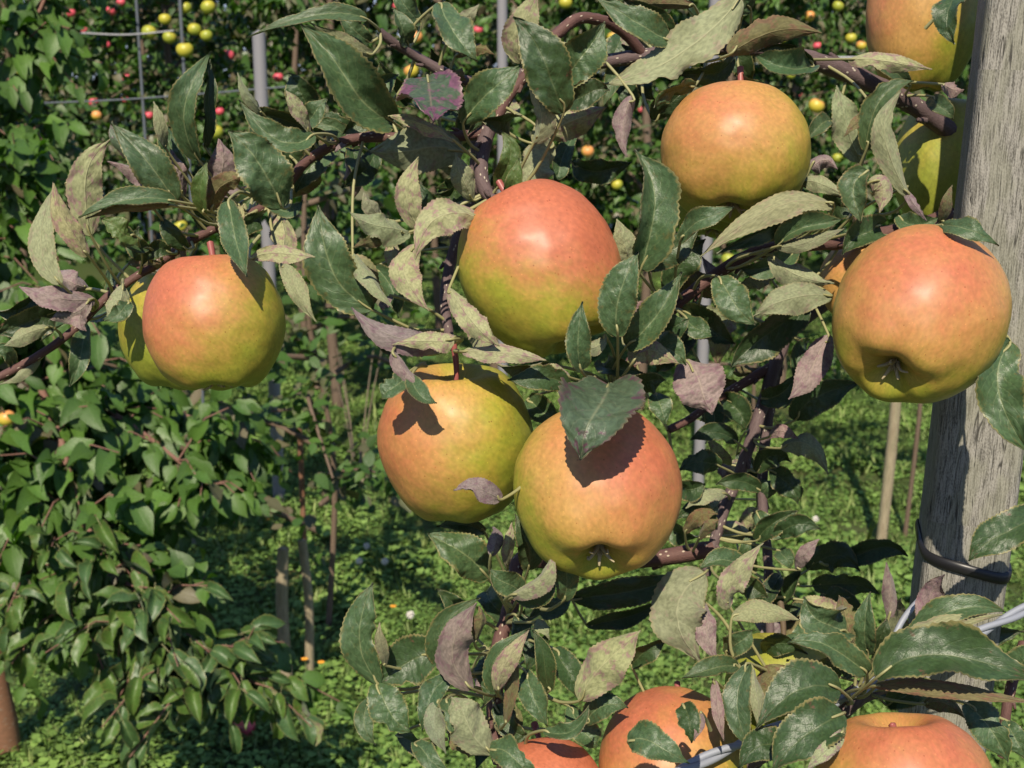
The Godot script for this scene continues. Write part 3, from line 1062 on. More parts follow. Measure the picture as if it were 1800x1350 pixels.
# A leaf of the near tree. look: first letter the side that shows, second the other (upper sides g d p y, under sides s k v b).
# Base, middle and tip, width, how far it faces up and to the right, fold and curl, and its distance.
func lf(look: String, x0: float, y0: float, x1: float, y1: float, x2: float, y2: float, width: float, up := 0.3, right := 0.0, fold := 18.0, d := 0.6, db := 0.01, dt := 0.0, curl := 0.0, chew := 0.0, tint := 1.0) -> void:
	leaf_count += 1
	var a := at(x0, y0, d + db)
	var b := at(x1, y1, d)
	var c := at(x2, y2, d + dt)
	var shows_under := look[0] in "skvb"
	var facing := ((EYE - b).normalized() + Vector3.UP * up + Vector3.RIGHT * right).normalized()
	if shows_under:
		facing = -facing
	# the nearest point of a branch takes the stalk
	var best := 1e9
	var home: Node3D = limbs[0][1]
	var to := Vector3.INF
	for l in limbs:
		var line: PackedVector3Array = l[0]
		for q in range(0, line.size(), 2):
			var e := (line[q] + tree.position).distance_to(a) + 0.25 * maxf(0.0, (line[q] + tree.position - a).normalized().dot((b - a).normalized())) * 0.1
			if e < best:
				best = e
				home = l[1]
				to = line[q] + tree.position
	if best > 0.075:
		to = a + (to - a).normalized() * 0.03
	if chew == 0.0 and rng.randf() < 0.35:
		chew = rng.randf_range(0.15, 0.45)
	var off := tree.position
	var k := 0.8 + 0.4 * rng.randf()
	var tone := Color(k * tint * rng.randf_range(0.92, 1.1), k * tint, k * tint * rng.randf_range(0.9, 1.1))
	var mesh := leaf_mesh(a - off, b - off, c - off, facing, width / FOCAL * d, fold + rng.randf_range(-8, 14), curl + rng.randf_range(-0.32, 0.32), 48, 10, rng.randf_range(-55, 55), leaf_count, to - off, 0.0, chew, tone)
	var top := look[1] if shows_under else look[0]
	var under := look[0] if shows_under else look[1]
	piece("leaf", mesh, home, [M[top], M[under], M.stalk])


func make_leaves() -> void:
	# upper left cluster, above the left apples
	lf("gs", 645, 34, 560, 26, 434, 66, 42, 0.6, 0.0, 25, 0.60)
	lf("gs", 690, 214, 610, 140, 528, 42, 112, 0.35, -0.2, 24, 0.575, 0.02, 0.0, 0.1, 0.15, 1.25)
	lf("sg", 655, 95, 600, 75, 545, 40, 36, -0.5, 0.0, 20, 0.60)
	lf("gs", 350, 282, 326, 180, 372, 90, 58, 0.2, -0.35, 30, 0.60, 0.02, 0.01, 0.0, 0.0, 1.2)
	lf("dg", 362, 262, 366, 180, 370, 104, 30, -0.4, 0.9, 30, 0.615)
	lf("gs", 308, 356, 262, 288, 194, 216, 76, 0.3, -0.2, 22, 0.595)
	lf("pk", 296, 325, 225, 262, 196, 212, 40, 0.2, -0.5, 10, 0.603)
	lf("sg", 292, 262, 282, 220, 270, 178, 24, 0.3, 0.3, 10, 0.61)
	lf("kg", 160, 415, 150, 320, 196, 244, 62, 0.25, 0.2, 16, 0.61)
	lf("bd", 118, 330, 150, 290, 185, 250, 34, -0.1, -0.4, 18, 0.616)
	lf("kg", 156, 450, 118, 395, 94, 320, 42, 0.3, 0.3, 14, 0.59)
	lf("sg", 108, 500, 72, 420, 92, 334, 48, 0.3, -0.3, 20, 0.60, 0.0, 0.01)
	lf("gs", 310, 354, 222, 352, 138, 383, 42, 0.75, 0.0, 26, 0.575)
	lf("bg", 306, 362, 230, 366, 150, 384, 22, -0.9, 0.0, 8, 0.578)
	lf("ys", 238, 416, 210, 405, 178, 384, 50, 0.3, 0.0, 22, 0.60)
	lf("gs", 262, 436, 225, 420, 200, 380, 34, 0.1, 0.3, 22, 0.62)
	lf("ds", 330, 438, 300, 410, 285, 380, 40, -0.5, 0.2, 22, 0.625)
	lf("vg", 372, 345, 392, 290, 384, 244, 52, 0.2, 0.1, 12, 0.625)
	lf("ys", 362, 376, 352, 330, 364, 284, 34, 0.1, -0.5, 26, 0.59)
	lf("bg", 374, 372, 392, 325, 434, 308, 46, -0.2, 0.2, 24, 0.595)
	lf("gs", 497, 366, 458, 292, 400, 230, 98, 0.35, 0.15, 20, 0.585, 0.015, -0.005)
	lf("sg", 462, 200, 438, 172, 418, 128, 24, 0.2, 0.4, 20, 0.60)
	lf("gs", 552, 236, 488, 246, 420, 176, 62, 0.5, 0.0, 26, 0.60, 0.01, 0.0, 0.1, 0.0, 1.15)
	lf("ds", 548, 232, 480, 205, 428, 190, 50, -0.7, 0.0, 15, 0.612)
	lf("kg", 545, 232, 522, 190, 503, 160, 32, 0.3, 0.4, 12, 0.60)
	lf("gs", 530, 212, 552, 200, 576, 172, 44, 0.3, 0.2, 18, 0.62)
	lf("ds", 560, 200, 530, 165, 506, 128, 58, -0.6, 0.3, 18, 0.63)
	lf("vs", 250, 338, 236, 302, 188, 284, 28, 0.3, 0.2, 26, 0.605, 0.0, -0.004, 0.5)
	lf("ks", 440, 454, 500, 446, 554, 452, 36, 0.35, 0.0, 8, 0.56, 0.01, 0.0, 0.0, 0.12, 1.15)
	lf("gs", 655, 545, 580, 465, 560, 360, 92, 0.2, -0.4, 20, 0.605)
	lf("sg", 650, 540, 625, 470, 566, 470, 60, 0.1, 0.2, 20, 0.612)
	lf("gs", 402, 352, 414, 420, 434, 486, 58, 0.1, -0.2, 22, 0.556, 0.012, -0.012)
	lf("kg", 424, 355, 408, 400, 396, 440, 34, 0.0, -0.6, 12, 0.60)
	lf("sg", 494, 462, 522, 510, 556, 566, 40, 0.0, -0.1, 18, 0.62)
	lf("gs", 478, 360, 510, 372, 532, 352, 40, 0.5, 0.1, 18, 0.64)
	lf("vk", 322, 345, 312, 300, 300, 262, 40, 0.2, 0.3, 18, 0.63)
	lf("gs", 330, 300, 300, 262, 282, 200, 50, 0.2, 0.2, 18, 0.632)
	lf("gs", 596, 262, 540, 300, 520, 340, 46, 0.0, 0.0, 20, 0.655)
	lf("ds", 465, 372, 440, 392, 400, 430, 40, -0.6, 0.0, 18, 0.64)
	lf("gs", 260, 452, 238, 430, 245, 398, 40, 0.2, 0.2, 20, 0.64)
	lf("ds", 300, 445, 270, 440, 250, 468, 34, 0.0, 0.4, 20, 0.635)
	# left end of the low branch
	lf("vg", 166, 526, 100, 524, 34, 504, 54, 0.4, 0.0, 14, 0.60, 0.02, 0.0, 0.15, 0.1)
	lf("vg", 158, 528, 125, 552, 88, 562, 40, 0.2, 0.2, 14, 0.605)
	lf("vk", 150, 540, 140, 560, 152, 582, 28, 0.1, 0.2, 14, 0.606)
	lf("ds", 100, 548, 50, 566, -6, 588, 62, -0.4, 0.0, 18, 0.625)
	lf("sg", 90, 575, 40, 590, 8, 608, 34, 0.3, 0.0, 22, 0.62)
	lf("gs", 152, 572, 142, 625, 122, 680, 42, -0.1, -0.3, 20, 0.635)
	lf("sg", 216, 500, 206, 540, 184, 564, 44, 0.2, 0.2, 20, 0.605)
	lf("gs", 226, 530, 212, 548, 180, 562, 34, 0.3, 0.0, 12, 0.60)
	lf("ds", 60, 520, 28, 545, -10, 548, 46, -0.5, 0.0, 22, 0.64)
	lf("sg", 70, 632, 40, 655, 0, 676, 22, 0.5, 0.0, 28, 0.635)
	lf("gs", 22, 640, 10, 618, -16, 610, 30, 0.3, 0.0, 22, 0.63)
	# top centre
	lf("gs", 650, 74, 620, 50, 592, 22, 38, 0.3, 0.0, 18, 0.62)
	lf("gs", 718, 78, 706, 48, 690, 14, 40, 0.1, 0.4, 18, 0.625)
	lf("gs", 772, 6, 800, 60, 840, 108, 72, 0.35, 0.3, 24, 0.60, 0.015, 0.0)
	lf("sg", 798, 48, 820, 30, 842, 8, 28, 0.2, 0.0, 18, 0.615)
	lf("bg", 800, 100, 835, 84, 868, 96, 28, 0.2, 0.0, 18, 0.63)
	lf("qv", 752, 134, 756, 170, 762, 214, 118, 0.55, 0.0, 12, 0.575, 0.03, -0.02, 0.1, 0.01)
	lf("bg", 798, 152, 806, 135, 812, 120, 30, 0.1, 0.2, 18, 0.62)
	lf("gs", 814, 218, 862, 160, 917, 114, 78, 0.35, 0.1, 22, 0.585, 0.01, 0.0, 0.0, 0.0, 1.15)
	lf("ds", 990, 200, 958, 110, 902, 30, 92, 0.1, 0.2, 20, 0.56, 0.015, 0.0, 0.0, 0.0, 1.25)
	lf("sg", 938, 252, 950, 190, 926, 122, 48, 0.2, -0.4, 16, 0.572)
	lf("kg", 936, 252, 1000, 215, 1066, 188, 66, -0.1, 0.1, 14, 0.63)
	lf("gs", 990, 146, 1026, 95, 1063, 38, 78, 0.3, 0.2, 18, 0.595)
	lf("ks", 918, 112, 915, 50, 946, -20, 62, 0.35, 0.0, 14, 0.62)
	lf("sk", 1302, -4, 1200, 92, 1062, 148, 88, 0.5, 0.2, 8, 0.605, 0.01, 0.0, 0.0, 0.45, 1.25)
	lf("gs", 1182, 74, 1120, 40, 1046, -6, 66, 0.5, -0.2, 24, 0.60, 0.01, 0.0, 0.0, 0.0, 1.2)
	lf("ds", 1180, 70, 1150, 30, 1090, -4, 44, -0.5, 0.3, 14, 0.612)
	lf("bg", 1220, 10, 1150, 6, 1092, -6, 34, -0.5, 0.0, 18, 0.61)
	lf("ds", 994, 176, 1032, 165, 1072, 158, 58, 0.1, 0.0, 34, 0.60)
	lf("vb", 1112, 168, 1096, 220, 1102, 276, 36, 0.2, 0.2, 20, 0.60, 0.0, 0.0, 0.4)
	lf("ds", 1150, 212, 1180, 180, 1216, 146, 58, -0.5, 0.2, 18, 0.615)
	lf("ds", 1222, 150, 1180, 160, 1150, 190, 50, -0.9, 0.0, 18, 0.60)
	lf("gs", 1126, 474, 1150, 370, 1116, 264, 92, 0.2, 0.35, 22, 0.545, 0.01, 0.005, 0.1, 0.0, 1.25)
	lf("sg", 1116, 470, 1098, 430, 1084, 385, 46, 0.1, 0.0, 16, 0.575)
	lf("ys", 872, 332, 896, 280, 880, 230, 46, 0.25, 0.3, 26, 0.595)
	lf("ys", 894, 354, 902, 318, 912, 278, 32, 0.1, 0.3, 22, 0.585)
	lf("sg", 972, 252, 944, 290, 922, 334, 68, -0.1, 0.2, 16, 0.62)
	lf("sk", 815, 266, 735, 262, 648, 266, 92, 0.0, 0.0, 12, 0.605)
	lf("kv", 802, 250, 740, 218, 682, 204, 32, 0.7, 0.0, 14, 0.585)
	lf("kg", 742, 405, 716, 345, 736, 276, 48, 0.2, -0.3, 16, 0.59)
	lf("ds", 772, 395, 752, 360, 736, 320, 44, -0.4, 0.2, 18, 0.615)
	lf("sg", 832, 352, 812, 312, 802, 268, 48, -0.4, 0.1, 16, 0.60)
	lf("sg", 720, 408, 670, 398, 615, 374, 68, 0.35, 0.0, 22, 0.575, 0.01, 0.005, 0.1)
	lf("bg", 716, 412, 665, 422, 620, 436, 30, -0.5, 0.0, 10, 0.58)
	lf("kg", 850, 388, 778, 378, 730, 456, 80, 0.35, -0.1, 18, 0.555, 0.02, 0.0, 0.1)
	lf("kg", 735, 430, 712, 485, 754, 546, 60, 0.2, -0.2, 22, 0.575)
	lf("ks", 698, 424, 690, 448, 712, 482, 30, 0.3, 0.0, 16, 0.60)
	lf("sg", 672, 392, 654, 365, 640, 338, 34, 0.4, 0.2, 16, 0.59)
	lf("gs", 676, 200, 640, 215, 602, 236, 44, 0.2, 0.0, 20, 0.625)
	lf("gs", 740, 40, 712, 10, 690, -20, 40, 0.3, 0.0, 20, 0.63)
	lf("gs", 868, 160, 850, 200, 822, 236, 40, -0.5, 0.2, 22, 0.62)
	lf("ds", 905, 200, 885, 215, 845, 212, 50, -0.7, 0.0, 18, 0.61)
	lf("gs", 620, 250, 590, 225, 540, 222, 36, 0.3, 0.0, 22, 0.64)
	lf("ds", 660, 262, 640, 300, 600, 330, 46, -0.4, 0.0, 18, 0.655)
	lf("ds", 1005, 285, 1060, 300, 1110, 285, 54, -0.4, 0.0, 18, 0.66)
	lf("gs", 1100, 96, 1085, 130, 1060, 190, 40, 0.2, 0.0, 18, 0.665)
	lf("gs", 1012, 235, 985, 290, 975, 318, 40, 0.2, 0.0, 18, 0.655)
	# top right, round the arching branch
	lf("bk", 1282, 96, 1345, 60, 1444, 58, 58, -0.25, 0.2, 22, 0.60, 0.0, 0.0)
	lf("gs", 1430, 116, 1378, 118, 1328, 98, 56, 0.35, 0.0, 26, 0.605, 0.02, 0.005, 0.3, 0.0, 1.1)
	lf("ds", 1428, 110, 1380, 84, 1330, 92, 34, -0.5, 0.0, 20, 0.612)
	lf("kg", 1490, 104, 1560, 108, 1638, 122, 40, 0.35, 0.0, 16, 0.61)
	lf("gs", 1522, 265, 1545, 180, 1606, 142, 50, 0.2, -0.3, 28, 0.595)
	lf("sg", 1598, 345, 1556, 245, 1584, 160, 50, 0.2, 0.2, 18, 0.585, 0.01, 0.0, 0.2)
	lf("vg", 1590, 330, 1606, 358, 1628, 388, 18, 0.2, 0.0, 18, 0.59)
	lf("sg", 1516, 286, 1488, 220, 1470, 150, 58, 0.1, 0.1, 16, 0.615)
	lf("bv", 1536, 190, 1510, 212, 1484, 240, 22, -0.2, 0.0, 18, 0.60)
	lf("gs", 1462, 212, 1440, 222, 1416, 246, 36, 0.3, 0.0, 18, 0.65)
	lf("vb", 1424, 296, 1445, 282, 1472, 298, 40, 0.3, 0.0, 36, 0.62, 0.0, 0.0, 0.7)
	lf("gk", 1526, 300, 1500, 340, 1514, 392, 58, 0.2, -0.2, 34, 0.575, 0.0, 0.0, 0.2)
	lf("kg", 1530, 320, 1552, 330, 1546, 374, 46, 0.3, 0.2, 22, 0.578, 0.0, 0.0, 0.4)
	lf("sg", 1466, 362, 1360, 366, 1230, 452, 58, 0.55, 0.0, 20, 0.575, 0.01, 0.0)
	lf("ds", 1440, 385, 1360, 400, 1260, 446, 46, -0.6, 0.0, 16, 0.588)
	lf("gs", 1196, 424, 1235, 386, 1290, 364, 46, 0.5, 0.0, 22, 0.575)
	lf("gs", 1366, 432, 1420, 398, 1482, 386, 50, 0.45, 0.0, 26, 0.58)
	lf("sg", 1364, 434, 1425, 424, 1484, 402, 28, 0.3, 0.0, 10, 0.576)
	lf("sk", 1408, 322, 1440, 322, 1492, 348, 34, 0.3, 0.0, 18, 0.61)
	lf("ds", 1450, 350, 1475, 362, 1500, 358, 50, -0.5, 0.0, 18, 0.615)
	lf("ds", 1545, 396, 1515, 412, 1480, 448, 62, -0.2, -0.3, 20, 0.59)
	lf("gs", 1652, 396, 1698, 402, 1756, 432, 46, 0.5, 0.0, 24, 0.535, 0.02, 0.0)
	lf("vd", 1656, 148, 1672, 156, 1694, 158, 32, 0.1, 0.0, 22, 0.61)
	lf("gs", 1640, 170, 1656, 190, 1676, 210, 36, 0.2, 0.0, 22, 0.645)
	lf("ds", 1690, -20, 1666, 25, 1678, 78, 54, -0.2, -0.5, 26, 0.59)
	lf("bk", 1654, 392, 1664, 360, 1674, 326, 22, 0.2, 0.3, 16, 0.60)
	lf("gs", 1600, 150, 1560, 118, 1500, 90, 36, 0.3, 0.0, 20, 0.65)
	lf("gs", 1400, 440, 1350, 470, 1300, 470, 50, 0.0, 0.0, 20, 0.64)
	lf("ds", 1290, 100, 1250, 130, 1190, 128, 50, -0.5, 0.0, 18, 0.63)
	lf("gs", 1300, 130, 1320, 150, 1380, 152, 34, -0.6, 0.0, 18, 0.615)
	lf("gs", 1580, 380, 1612, 396, 1650, 382, 44, 0.2, 0.0, 22, 0.665)
	lf("gs", 1320, 20, 1300, -10, 1270, -40, 60, 0.3, 0.0, 20, 0.62)
	# middle, round the centre apples
	lf("vk", 802, 592, 710, 596, 618, 540, 54, 0.4, 0.0, 20, 0.555, 0.02, 0.0, 0.2)
	lf("kv", 798, 596, 760, 600, 690, 606, 42, 0.3, 0.1, 24, 0.552, 0.0, 0.0, 0.2)
	lf("gs", 690, 618, 660, 592, 640, 554, 44, 0.35, 0.0, 24, 0.565)
	lf("ks", 790, 506, 828, 562, 878, 608, 50, 0.3, -0.2, 14, 0.545, 0.02, 0.0, 0.1, 0.0, 1.1)
	lf("ks", 812, 618, 880, 620, 962, 634, 42, 0.55, 0.0, 16, 0.548, 0.01, 0.0, 0.0, 0.0, 1.15)
	lf("vk", 690, 618, 722, 664, 756, 700, 34, 0.2, 0.3, 22, 0.548, 0.0, 0.0, 0.3)
	lf("gs", 716, 656, 690, 682, 672, 702, 56, 0.3, -0.2, 20, 0.545)
	lf("gs", 722, 662, 738, 694, 768, 708, 40, 0.3, 0.2, 20, 0.542)
	lf("gs", 1022, 652, 1016, 595, 1024, 530, 50, 0.2, 0.2, 22, 0.54)
	lf("gs", 1086, 592, 1090, 515, 1122, 442, 74, 0.25, -0.2, 20, 0.545, 0.01, 0.0)
	lf("gs", 1102, 608, 1150, 560, 1198, 478, 70, 0.35, 0.1, 24, 0.565, 0.01, 0.0, 0.0, 0.0, 1.2)
	lf("pk", 1070, 676, 1048, 722, 1020, 808, 150, 0.5, 0.0, 14, 0.508, 0.045, -0.005, 0.0, 0.01, 1.05)
	lf("ds", 1002, 682, 950, 664, 892, 668, 54, 0.2, 0.0, 24, 0.56)
	lf("kv", 1002, 664, 968, 652, 936, 654, 32, 0.4, 0.0, 16, 0.565)
	lf("ds", 962, 640, 920, 646, 874, 640, 46, -0.7, 0.0, 18, 0.57)
	lf("ds", 1150, 560, 1180, 575, 1210, 560, 60, -0.5, 0.0, 20, 0.605)
	lf("gs", 1140, 602, 1172, 612, 1206, 642, 60, 0.2, 0.0, 20, 0.595)
	lf("kv", 1110, 640, 1146, 616, 1194, 640, 52, 0.3, 0.1, 26, 0.575, 0.0, 0.0, 0.4)
	lf("vk", 1146, 572, 1136, 598, 1120, 622, 26, 0.2, 0.2, 22, 0.57, 0.0, 0.0, 0.4)
	lf("vs", 1204, 632, 1232, 680, 1252, 728, 98, 0.35, 0.0, 12, 0.60, 0.01, 0.0, 0.1, 0.1, 1.1)
	lf("vk", 882, 878, 840, 858, 798, 862, 44, 0.4, 0.0, 16, 0.525, 0.01, 0.0, 0.1)
	lf("gs", 1150, 690, 1162, 716, 1170, 748, 44, 0.1, 0.2, 20, 0.60)
	lf("ds", 1120, 690, 1140, 670, 1170, 668, 50, -0.5, 0.0, 18, 0.605)
	lf("sg", 1064, 590, 1040, 612, 1020, 600, 30, 0.0, 0.0, 18, 0.565)
	lf("gs", 660, 470, 690, 510, 700, 560, 44, 0.0, 0.0, 20, 0.66)
	lf("sg", 620, 445, 650, 490, 690, 540, 34, 0.4, 0.3, 24, 0.60)
	lf("vs", 690, 520, 675, 535, 672, 545, 18, 0.3, 0.0, 12, 0.61)
	lf("gs", 930, 700, 955, 725, 985, 740, 50, 0.0, 0.0, 20, 0.60)
	lf("gs", 1140, 470, 1180, 440, 1230, 400, 60, 0.2, 0.1, 20, 0.60)
	lf("ds", 1175, 520, 1200, 460, 1240, 420, 60, -0.4, 0.1, 20, 0.63)
	lf("gs", 1060, 640, 1080, 650, 1130, 655, 46, 0.4, 0.0, 20, 0.60)
	# right of the centre
	lf("sg", 1462, 520, 1392, 524, 1324, 556, 62, 0.25, 0.0, 14, 0.575, 0.01, 0.0)
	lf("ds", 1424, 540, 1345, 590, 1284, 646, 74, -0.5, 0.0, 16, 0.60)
	lf("gs", 1262, 486, 1288, 528, 1328, 572, 66, 0.25, 0.0, 18, 0.585)
	lf("sg", 1354, 448, 1398, 482, 1466, 498, 46, 0.3, 0.0, 16, 0.59)
	lf("vk", 1456, 588, 1428, 645, 1386, 702, 60, 0.3, -0.2, 18, 0.60)
	lf("ds", 1398, 738, 1440, 695, 1514, 672, 60, -0.35, 0.0, 16, 0.66)
	lf("ds", 1200, 546, 1246, 572, 1292, 604, 62, -0.3, 0.0, 18, 0.62)
	lf("gs", 1204, 556, 1230, 580, 1262, 590, 40, 0.3, 0.0, 18, 0.61)
	lf("gs", 1776, 600, 1756, 690, 1812, 800, 92, 0.15, 0.2, 22, 0.545, 0.01, 0.0, 0.0, 0.0, 1.2)
	lf("sg", 1372, 788, 1420, 782, 1456, 834, 46, 0.5, 0.0, 20, 0.66)
	lf("vd", 1352, 768, 1376, 758, 1404, 772, 26, 0.3, 0.0, 18, 0.665)
	lf("ds", 1296, 778, 1256, 760, 1214, 774, 36, 0.1, 0.0, 18, 0.67)
	lf("ds", 1266, 820, 1230, 812, 1192, 828, 48, 0.0, 0.0, 18, 0.67)
	lf("sv", 1276, 868, 1240, 872, 1206, 894, 32, 0.5, 0.0, 18, 0.665)
	lf("ds", 1336, 862, 1295, 845, 1258, 852, 34, 0.0, 0.0, 18, 0.675)
	lf("ds", 1276, 702, 1298, 722, 1308, 756, 56, -0.3, 0.2, 18, 0.69)
	lf("ds", 1352, 826, 1385, 850, 1402, 886, 52, -0.3, 0.0, 18, 0.69)
	lf("kg", 1780, 790, 1772, 830, 1774, 872, 24, 0.2, -0.2, 18, 0.645)
	lf("gs", 1340, 700, 1375, 690, 1405, 650, 44, -0.2, 0.0, 18, 0.69)
	lf("ds", 1330, 830, 1362, 800, 1390, 812, 46, -0.4, 0.0, 18, 0.69)
	lf("ds", 1255, 930, 1225, 900, 1190, 912, 48, -0.3, 0.0, 18, 0.68)
	lf("gs", 1330, 900, 1360, 930, 1400, 925, 44, 0.1, 0.0, 18, 0.69)
	lf("gs", 1242, 700, 1256, 740, 1240, 780, 40, 0.1, 0.0, 18, 0.69)
	lf("ds", 1420, 600, 1405, 620, 1395, 670, 36, -0.5, 0.0, 18, 0.69)
	lf("ds", 1196, 850, 1215, 860, 1240, 850, 44, -0.4, 0.0, 18, 0.665)
	# bottom centre
	lf("gs", 858, 1016, 810, 970, 752, 938, 84, 0.4, 0.1, 22, 0.585, 0.01, 0.0, 0.0, 0.0, 1.1)
	lf("gs", 852, 936, 812, 922, 768, 926, 34, 0.2, 0.0, 22, 0.60)
	lf("vg", 862, 978, 872, 950, 866, 926, 28, 0.3, 0.2, 22, 0.575, 0.0, 0.0, 0.4)
	lf("kg", 892, 998, 894, 960, 900, 918, 24, 0.3, 0.3, 18, 0.575)
	lf("gs", 928, 1002, 926, 955, 906, 904, 48, 0.0, 0.2, 22, 0.59)
	lf("kb", 898, 1046, 945, 1022, 972, 966, 46, 0.6, -0.2, 24, 0.545, 0.01, 0.0)
	lf("ds", 905, 1050, 950, 1042, 976, 990, 44, -0.8, 0.0, 14, 0.553)
	lf("gs", 990, 1056, 996, 1010, 974, 966, 46, 0.3, 0.2, 20, 0.56)
	lf("gs", 918, 1046, 890, 1025, 862, 1000, 50, 0.3, 0.0, 22, 0.575)
	lf("ds", 1004, 1052, 1105, 1040, 1204, 1004, 60, -0.3, 0.0, 16, 0.66)
	lf("ds", 1032, 1100, 1100, 1085, 1174, 1050, 34, -0.3, 0.0, 16, 0.69)
	lf("gs", 668, 1204, 632, 1110, 656, 1024, 72, 0.25, -0.3, 24, 0.575, 0.01, 0.0, 0.0, 0.0, 1.25)
	lf("sg", 678, 1170, 670, 1132, 668, 1094, 24, 0.3, 0.0, 26, 0.565)
	lf("ds", 772, 1150, 715, 1165, 662, 1206, 88, -0.1, -0.2, 18, 0.585, 0.0, 0.0, 0.0, 0.0, 1.3)
	lf("gs", 664, 1200, 684, 1250, 724, 1288, 76, 0.2, 0.0, 22, 0.575)
	lf("gs", 776, 1172, 776, 1110, 846, 1050, 44, 0.2, -0.3, 22, 0.575)
	lf("vs", 832, 1212, 796, 1136, 838, 1060, 70, 0.3, -0.1, 14, 0.56, 0.01, 0.0, 0.1)
	lf("bs", 834, 1130, 846, 1095, 842, 1066, 28, 0.2, 0.4, 18, 0.562)
	lf("gs", 798, 1188, 756, 1228, 742, 1284, 52, 0.3, -0.2, 24, 0.57)
	lf("sg", 776, 1228, 764, 1275, 784, 1324, 42, 0.3, 0.0, 18, 0.56)
	lf("sg", 866, 1326, 822, 1272, 792, 1224, 74, 0.3, -0.2, 16, 0.55, 0.01, 0.0)
	lf("gs", 786, 1228, 796, 1262, 830, 1296, 40, 0.3, -0.3, 18, 0.556)
	lf("gs", 872, 1216, 872, 1156, 932, 1104, 40, 0.25, -0.3, 24, 0.565)
	lf("kg", 876, 1214, 890, 1165, 930, 1108, 38, 0.3, 0.1, 16, 0.558)
	lf("bv", 888, 1272, 900, 1205, 910, 1150, 26, 0.1, 0.0, 18, 0.57)
	lf("ds", 964, 1216, 956, 1160, 936, 1108, 38, -0.1, 0.2, 20, 0.575)
	lf("gs", 924, 1180, 938, 1226, 962, 1276, 54, 0.2, -0.2, 20, 0.575)
	lf("ds", 974, 1140, 1000, 1182, 1014, 1226, 56, -0.1, 0.2, 20, 0.59)
	lf("kg", 1018, 1232, 1064, 1165, 1126, 1108, 82, 0.3, -0.1, 12, 0.565, 0.01, 0.0, 0.0, 0.0, 1.05)
	lf("ds", 1110, 1170, 1140, 1140, 1176, 1122, 40, -0.5, 0.0, 14, 0.60)
	lf("gk", 955, 1284, 1005, 1285, 1036, 1238, 40, 0.5, 0.0, 28, 0.555)
	lf("gs", 1028, 1272, 1062, 1240, 1104, 1244, 50, 0.3, 0.0, 22, 0.58)
	lf("gs", 730, 1306, 752, 1330, 796, 1360, 46, 0.4, 0.0, 22, 0.555)
	lf("bk", 788, 1286, 806, 1300, 824, 1330, 42, 0.2, 0.0, 18, 0.57)
	lf("gs", 862, 1318, 900, 1330, 944, 1362, 60, 0.3, 0.0, 20, 0.545)
	lf("sg", 938, 1094, 952, 1102, 966, 1124, 26, 0.2, 0.0, 18, 0.58)
	lf("gs", 1104, 1304, 1152, 1308, 1212, 1342, 62, 0.3, 0.0, 20, 0.51, 0.01, 0.0)
	lf("ds", 850, 1150, 860, 1190, 850, 1240, 50, -0.4, 0.0, 20, 0.61)
	lf("ds", 905, 1080, 930, 1130, 925, 1180, 50, -0.4, 0.0, 20, 0.62)
	lf("ds", 870, 1240, 900, 1280, 930, 1290, 54, -0.4, 0.0, 20, 0.60)
	lf("gs", 800, 1090, 770, 1120, 745, 1140, 46, -0.2, 0.0, 20, 0.61)
	lf("gs", 1000, 1240, 1030, 1290, 1050, 1310, 50, 0.1, 0.0, 20, 0.60)
	lf("gs", 650, 1230, 640, 1270, 660, 1310, 40, 0.1, 0.0, 20, 0.60)
	lf("ds", 700, 1290, 740, 1310, 770, 1300, 40, -0.4, 0.0, 20, 0.60)
	# bottom right
	lf("sg", 1240, 1006, 1190, 1075, 1236, 1168, 104, 0.15, -0.2, 16, 0.585, 0.01, 0.0)
	lf("vg", 1238, 1058, 1242, 1110, 1262, 1162, 42, 0.2, 0.2, 16, 0.58)
	lf("kg", 1284, 1068, 1290, 1020, 1342, 954, 52, 0.35, 0.2, 18, 0.58)
	lf("gs", 1310, 1002, 1270, 984, 1228, 1002, 42, 0.5, 0.0, 20, 0.60)
	lf("sk", 1286, 1088, 1340, 1072, 1404, 1090, 42, 0.5, 0.0, 14, 0.575, 0.0, 0.0, 0.0, 0.0, 1.1)
	lf("gs", 1490, 1112, 1446, 1094, 1414, 1048, 80, 0.3, 0.0, 20, 0.575)
	lf("gs", 1524, 1184, 1456, 1136, 1384, 1130, 66, 0.35, 0.0, 20, 0.555, 0.01, 0.0, 0.0, 0.0, 1.15)
	lf("gb", 1526, 1152, 1520, 1100, 1530, 1040, 50, 0.1, -0.3, 32, 0.575)
	lf("ds", 1540, 1148, 1550, 1115, 1560, 1088, 34, -0.2, 0.3, 24, 0.58)
	lf("vk", 1562, 1086, 1566, 1040, 1558, 988, 26, 0.3, 0.2, 26, 0.58, 0.0, 0.0, 0.4)
	lf("vb", 1616, 1092, 1636, 1046, 1660, 1010, 46, 0.3, 0.0, 18, 0.60, 0.0, -0.01)
	lf("gs", 1590, 1128, 1680, 1072, 1768, 1076, 56, 0.7, 0.0, 18, 0.555, 0.01, 0.0, 0.0, 0.0, 1.1)
	lf("sg", 1572, 1162, 1630, 1108, 1762, 1080, 44, 0.3, 0.0, 10, 0.55, 0.0, 0.0)
	lf("ds", 1540, 1192, 1665, 1152, 1835, 1200, 106, 0.6, 0.0, 20, 0.525, 0.01, -0.005, 0.0, 0.0, 1.35)
	lf("bs", 1536, 1206, 1660, 1212, 1830, 1238, 30, 0.1, 0.0, 8, 0.53)
	lf("ds", 1476, 1212, 1408, 1212, 1330, 1280, 96, 0.5, 0.0, 18, 0.53, 0.01, 0.0, 0.0, 0.0, 1.35)
	lf("gs", 1318, 1166, 1296, 1240, 1320, 1318, 56, 0.25, -0.4, 26, 0.545)
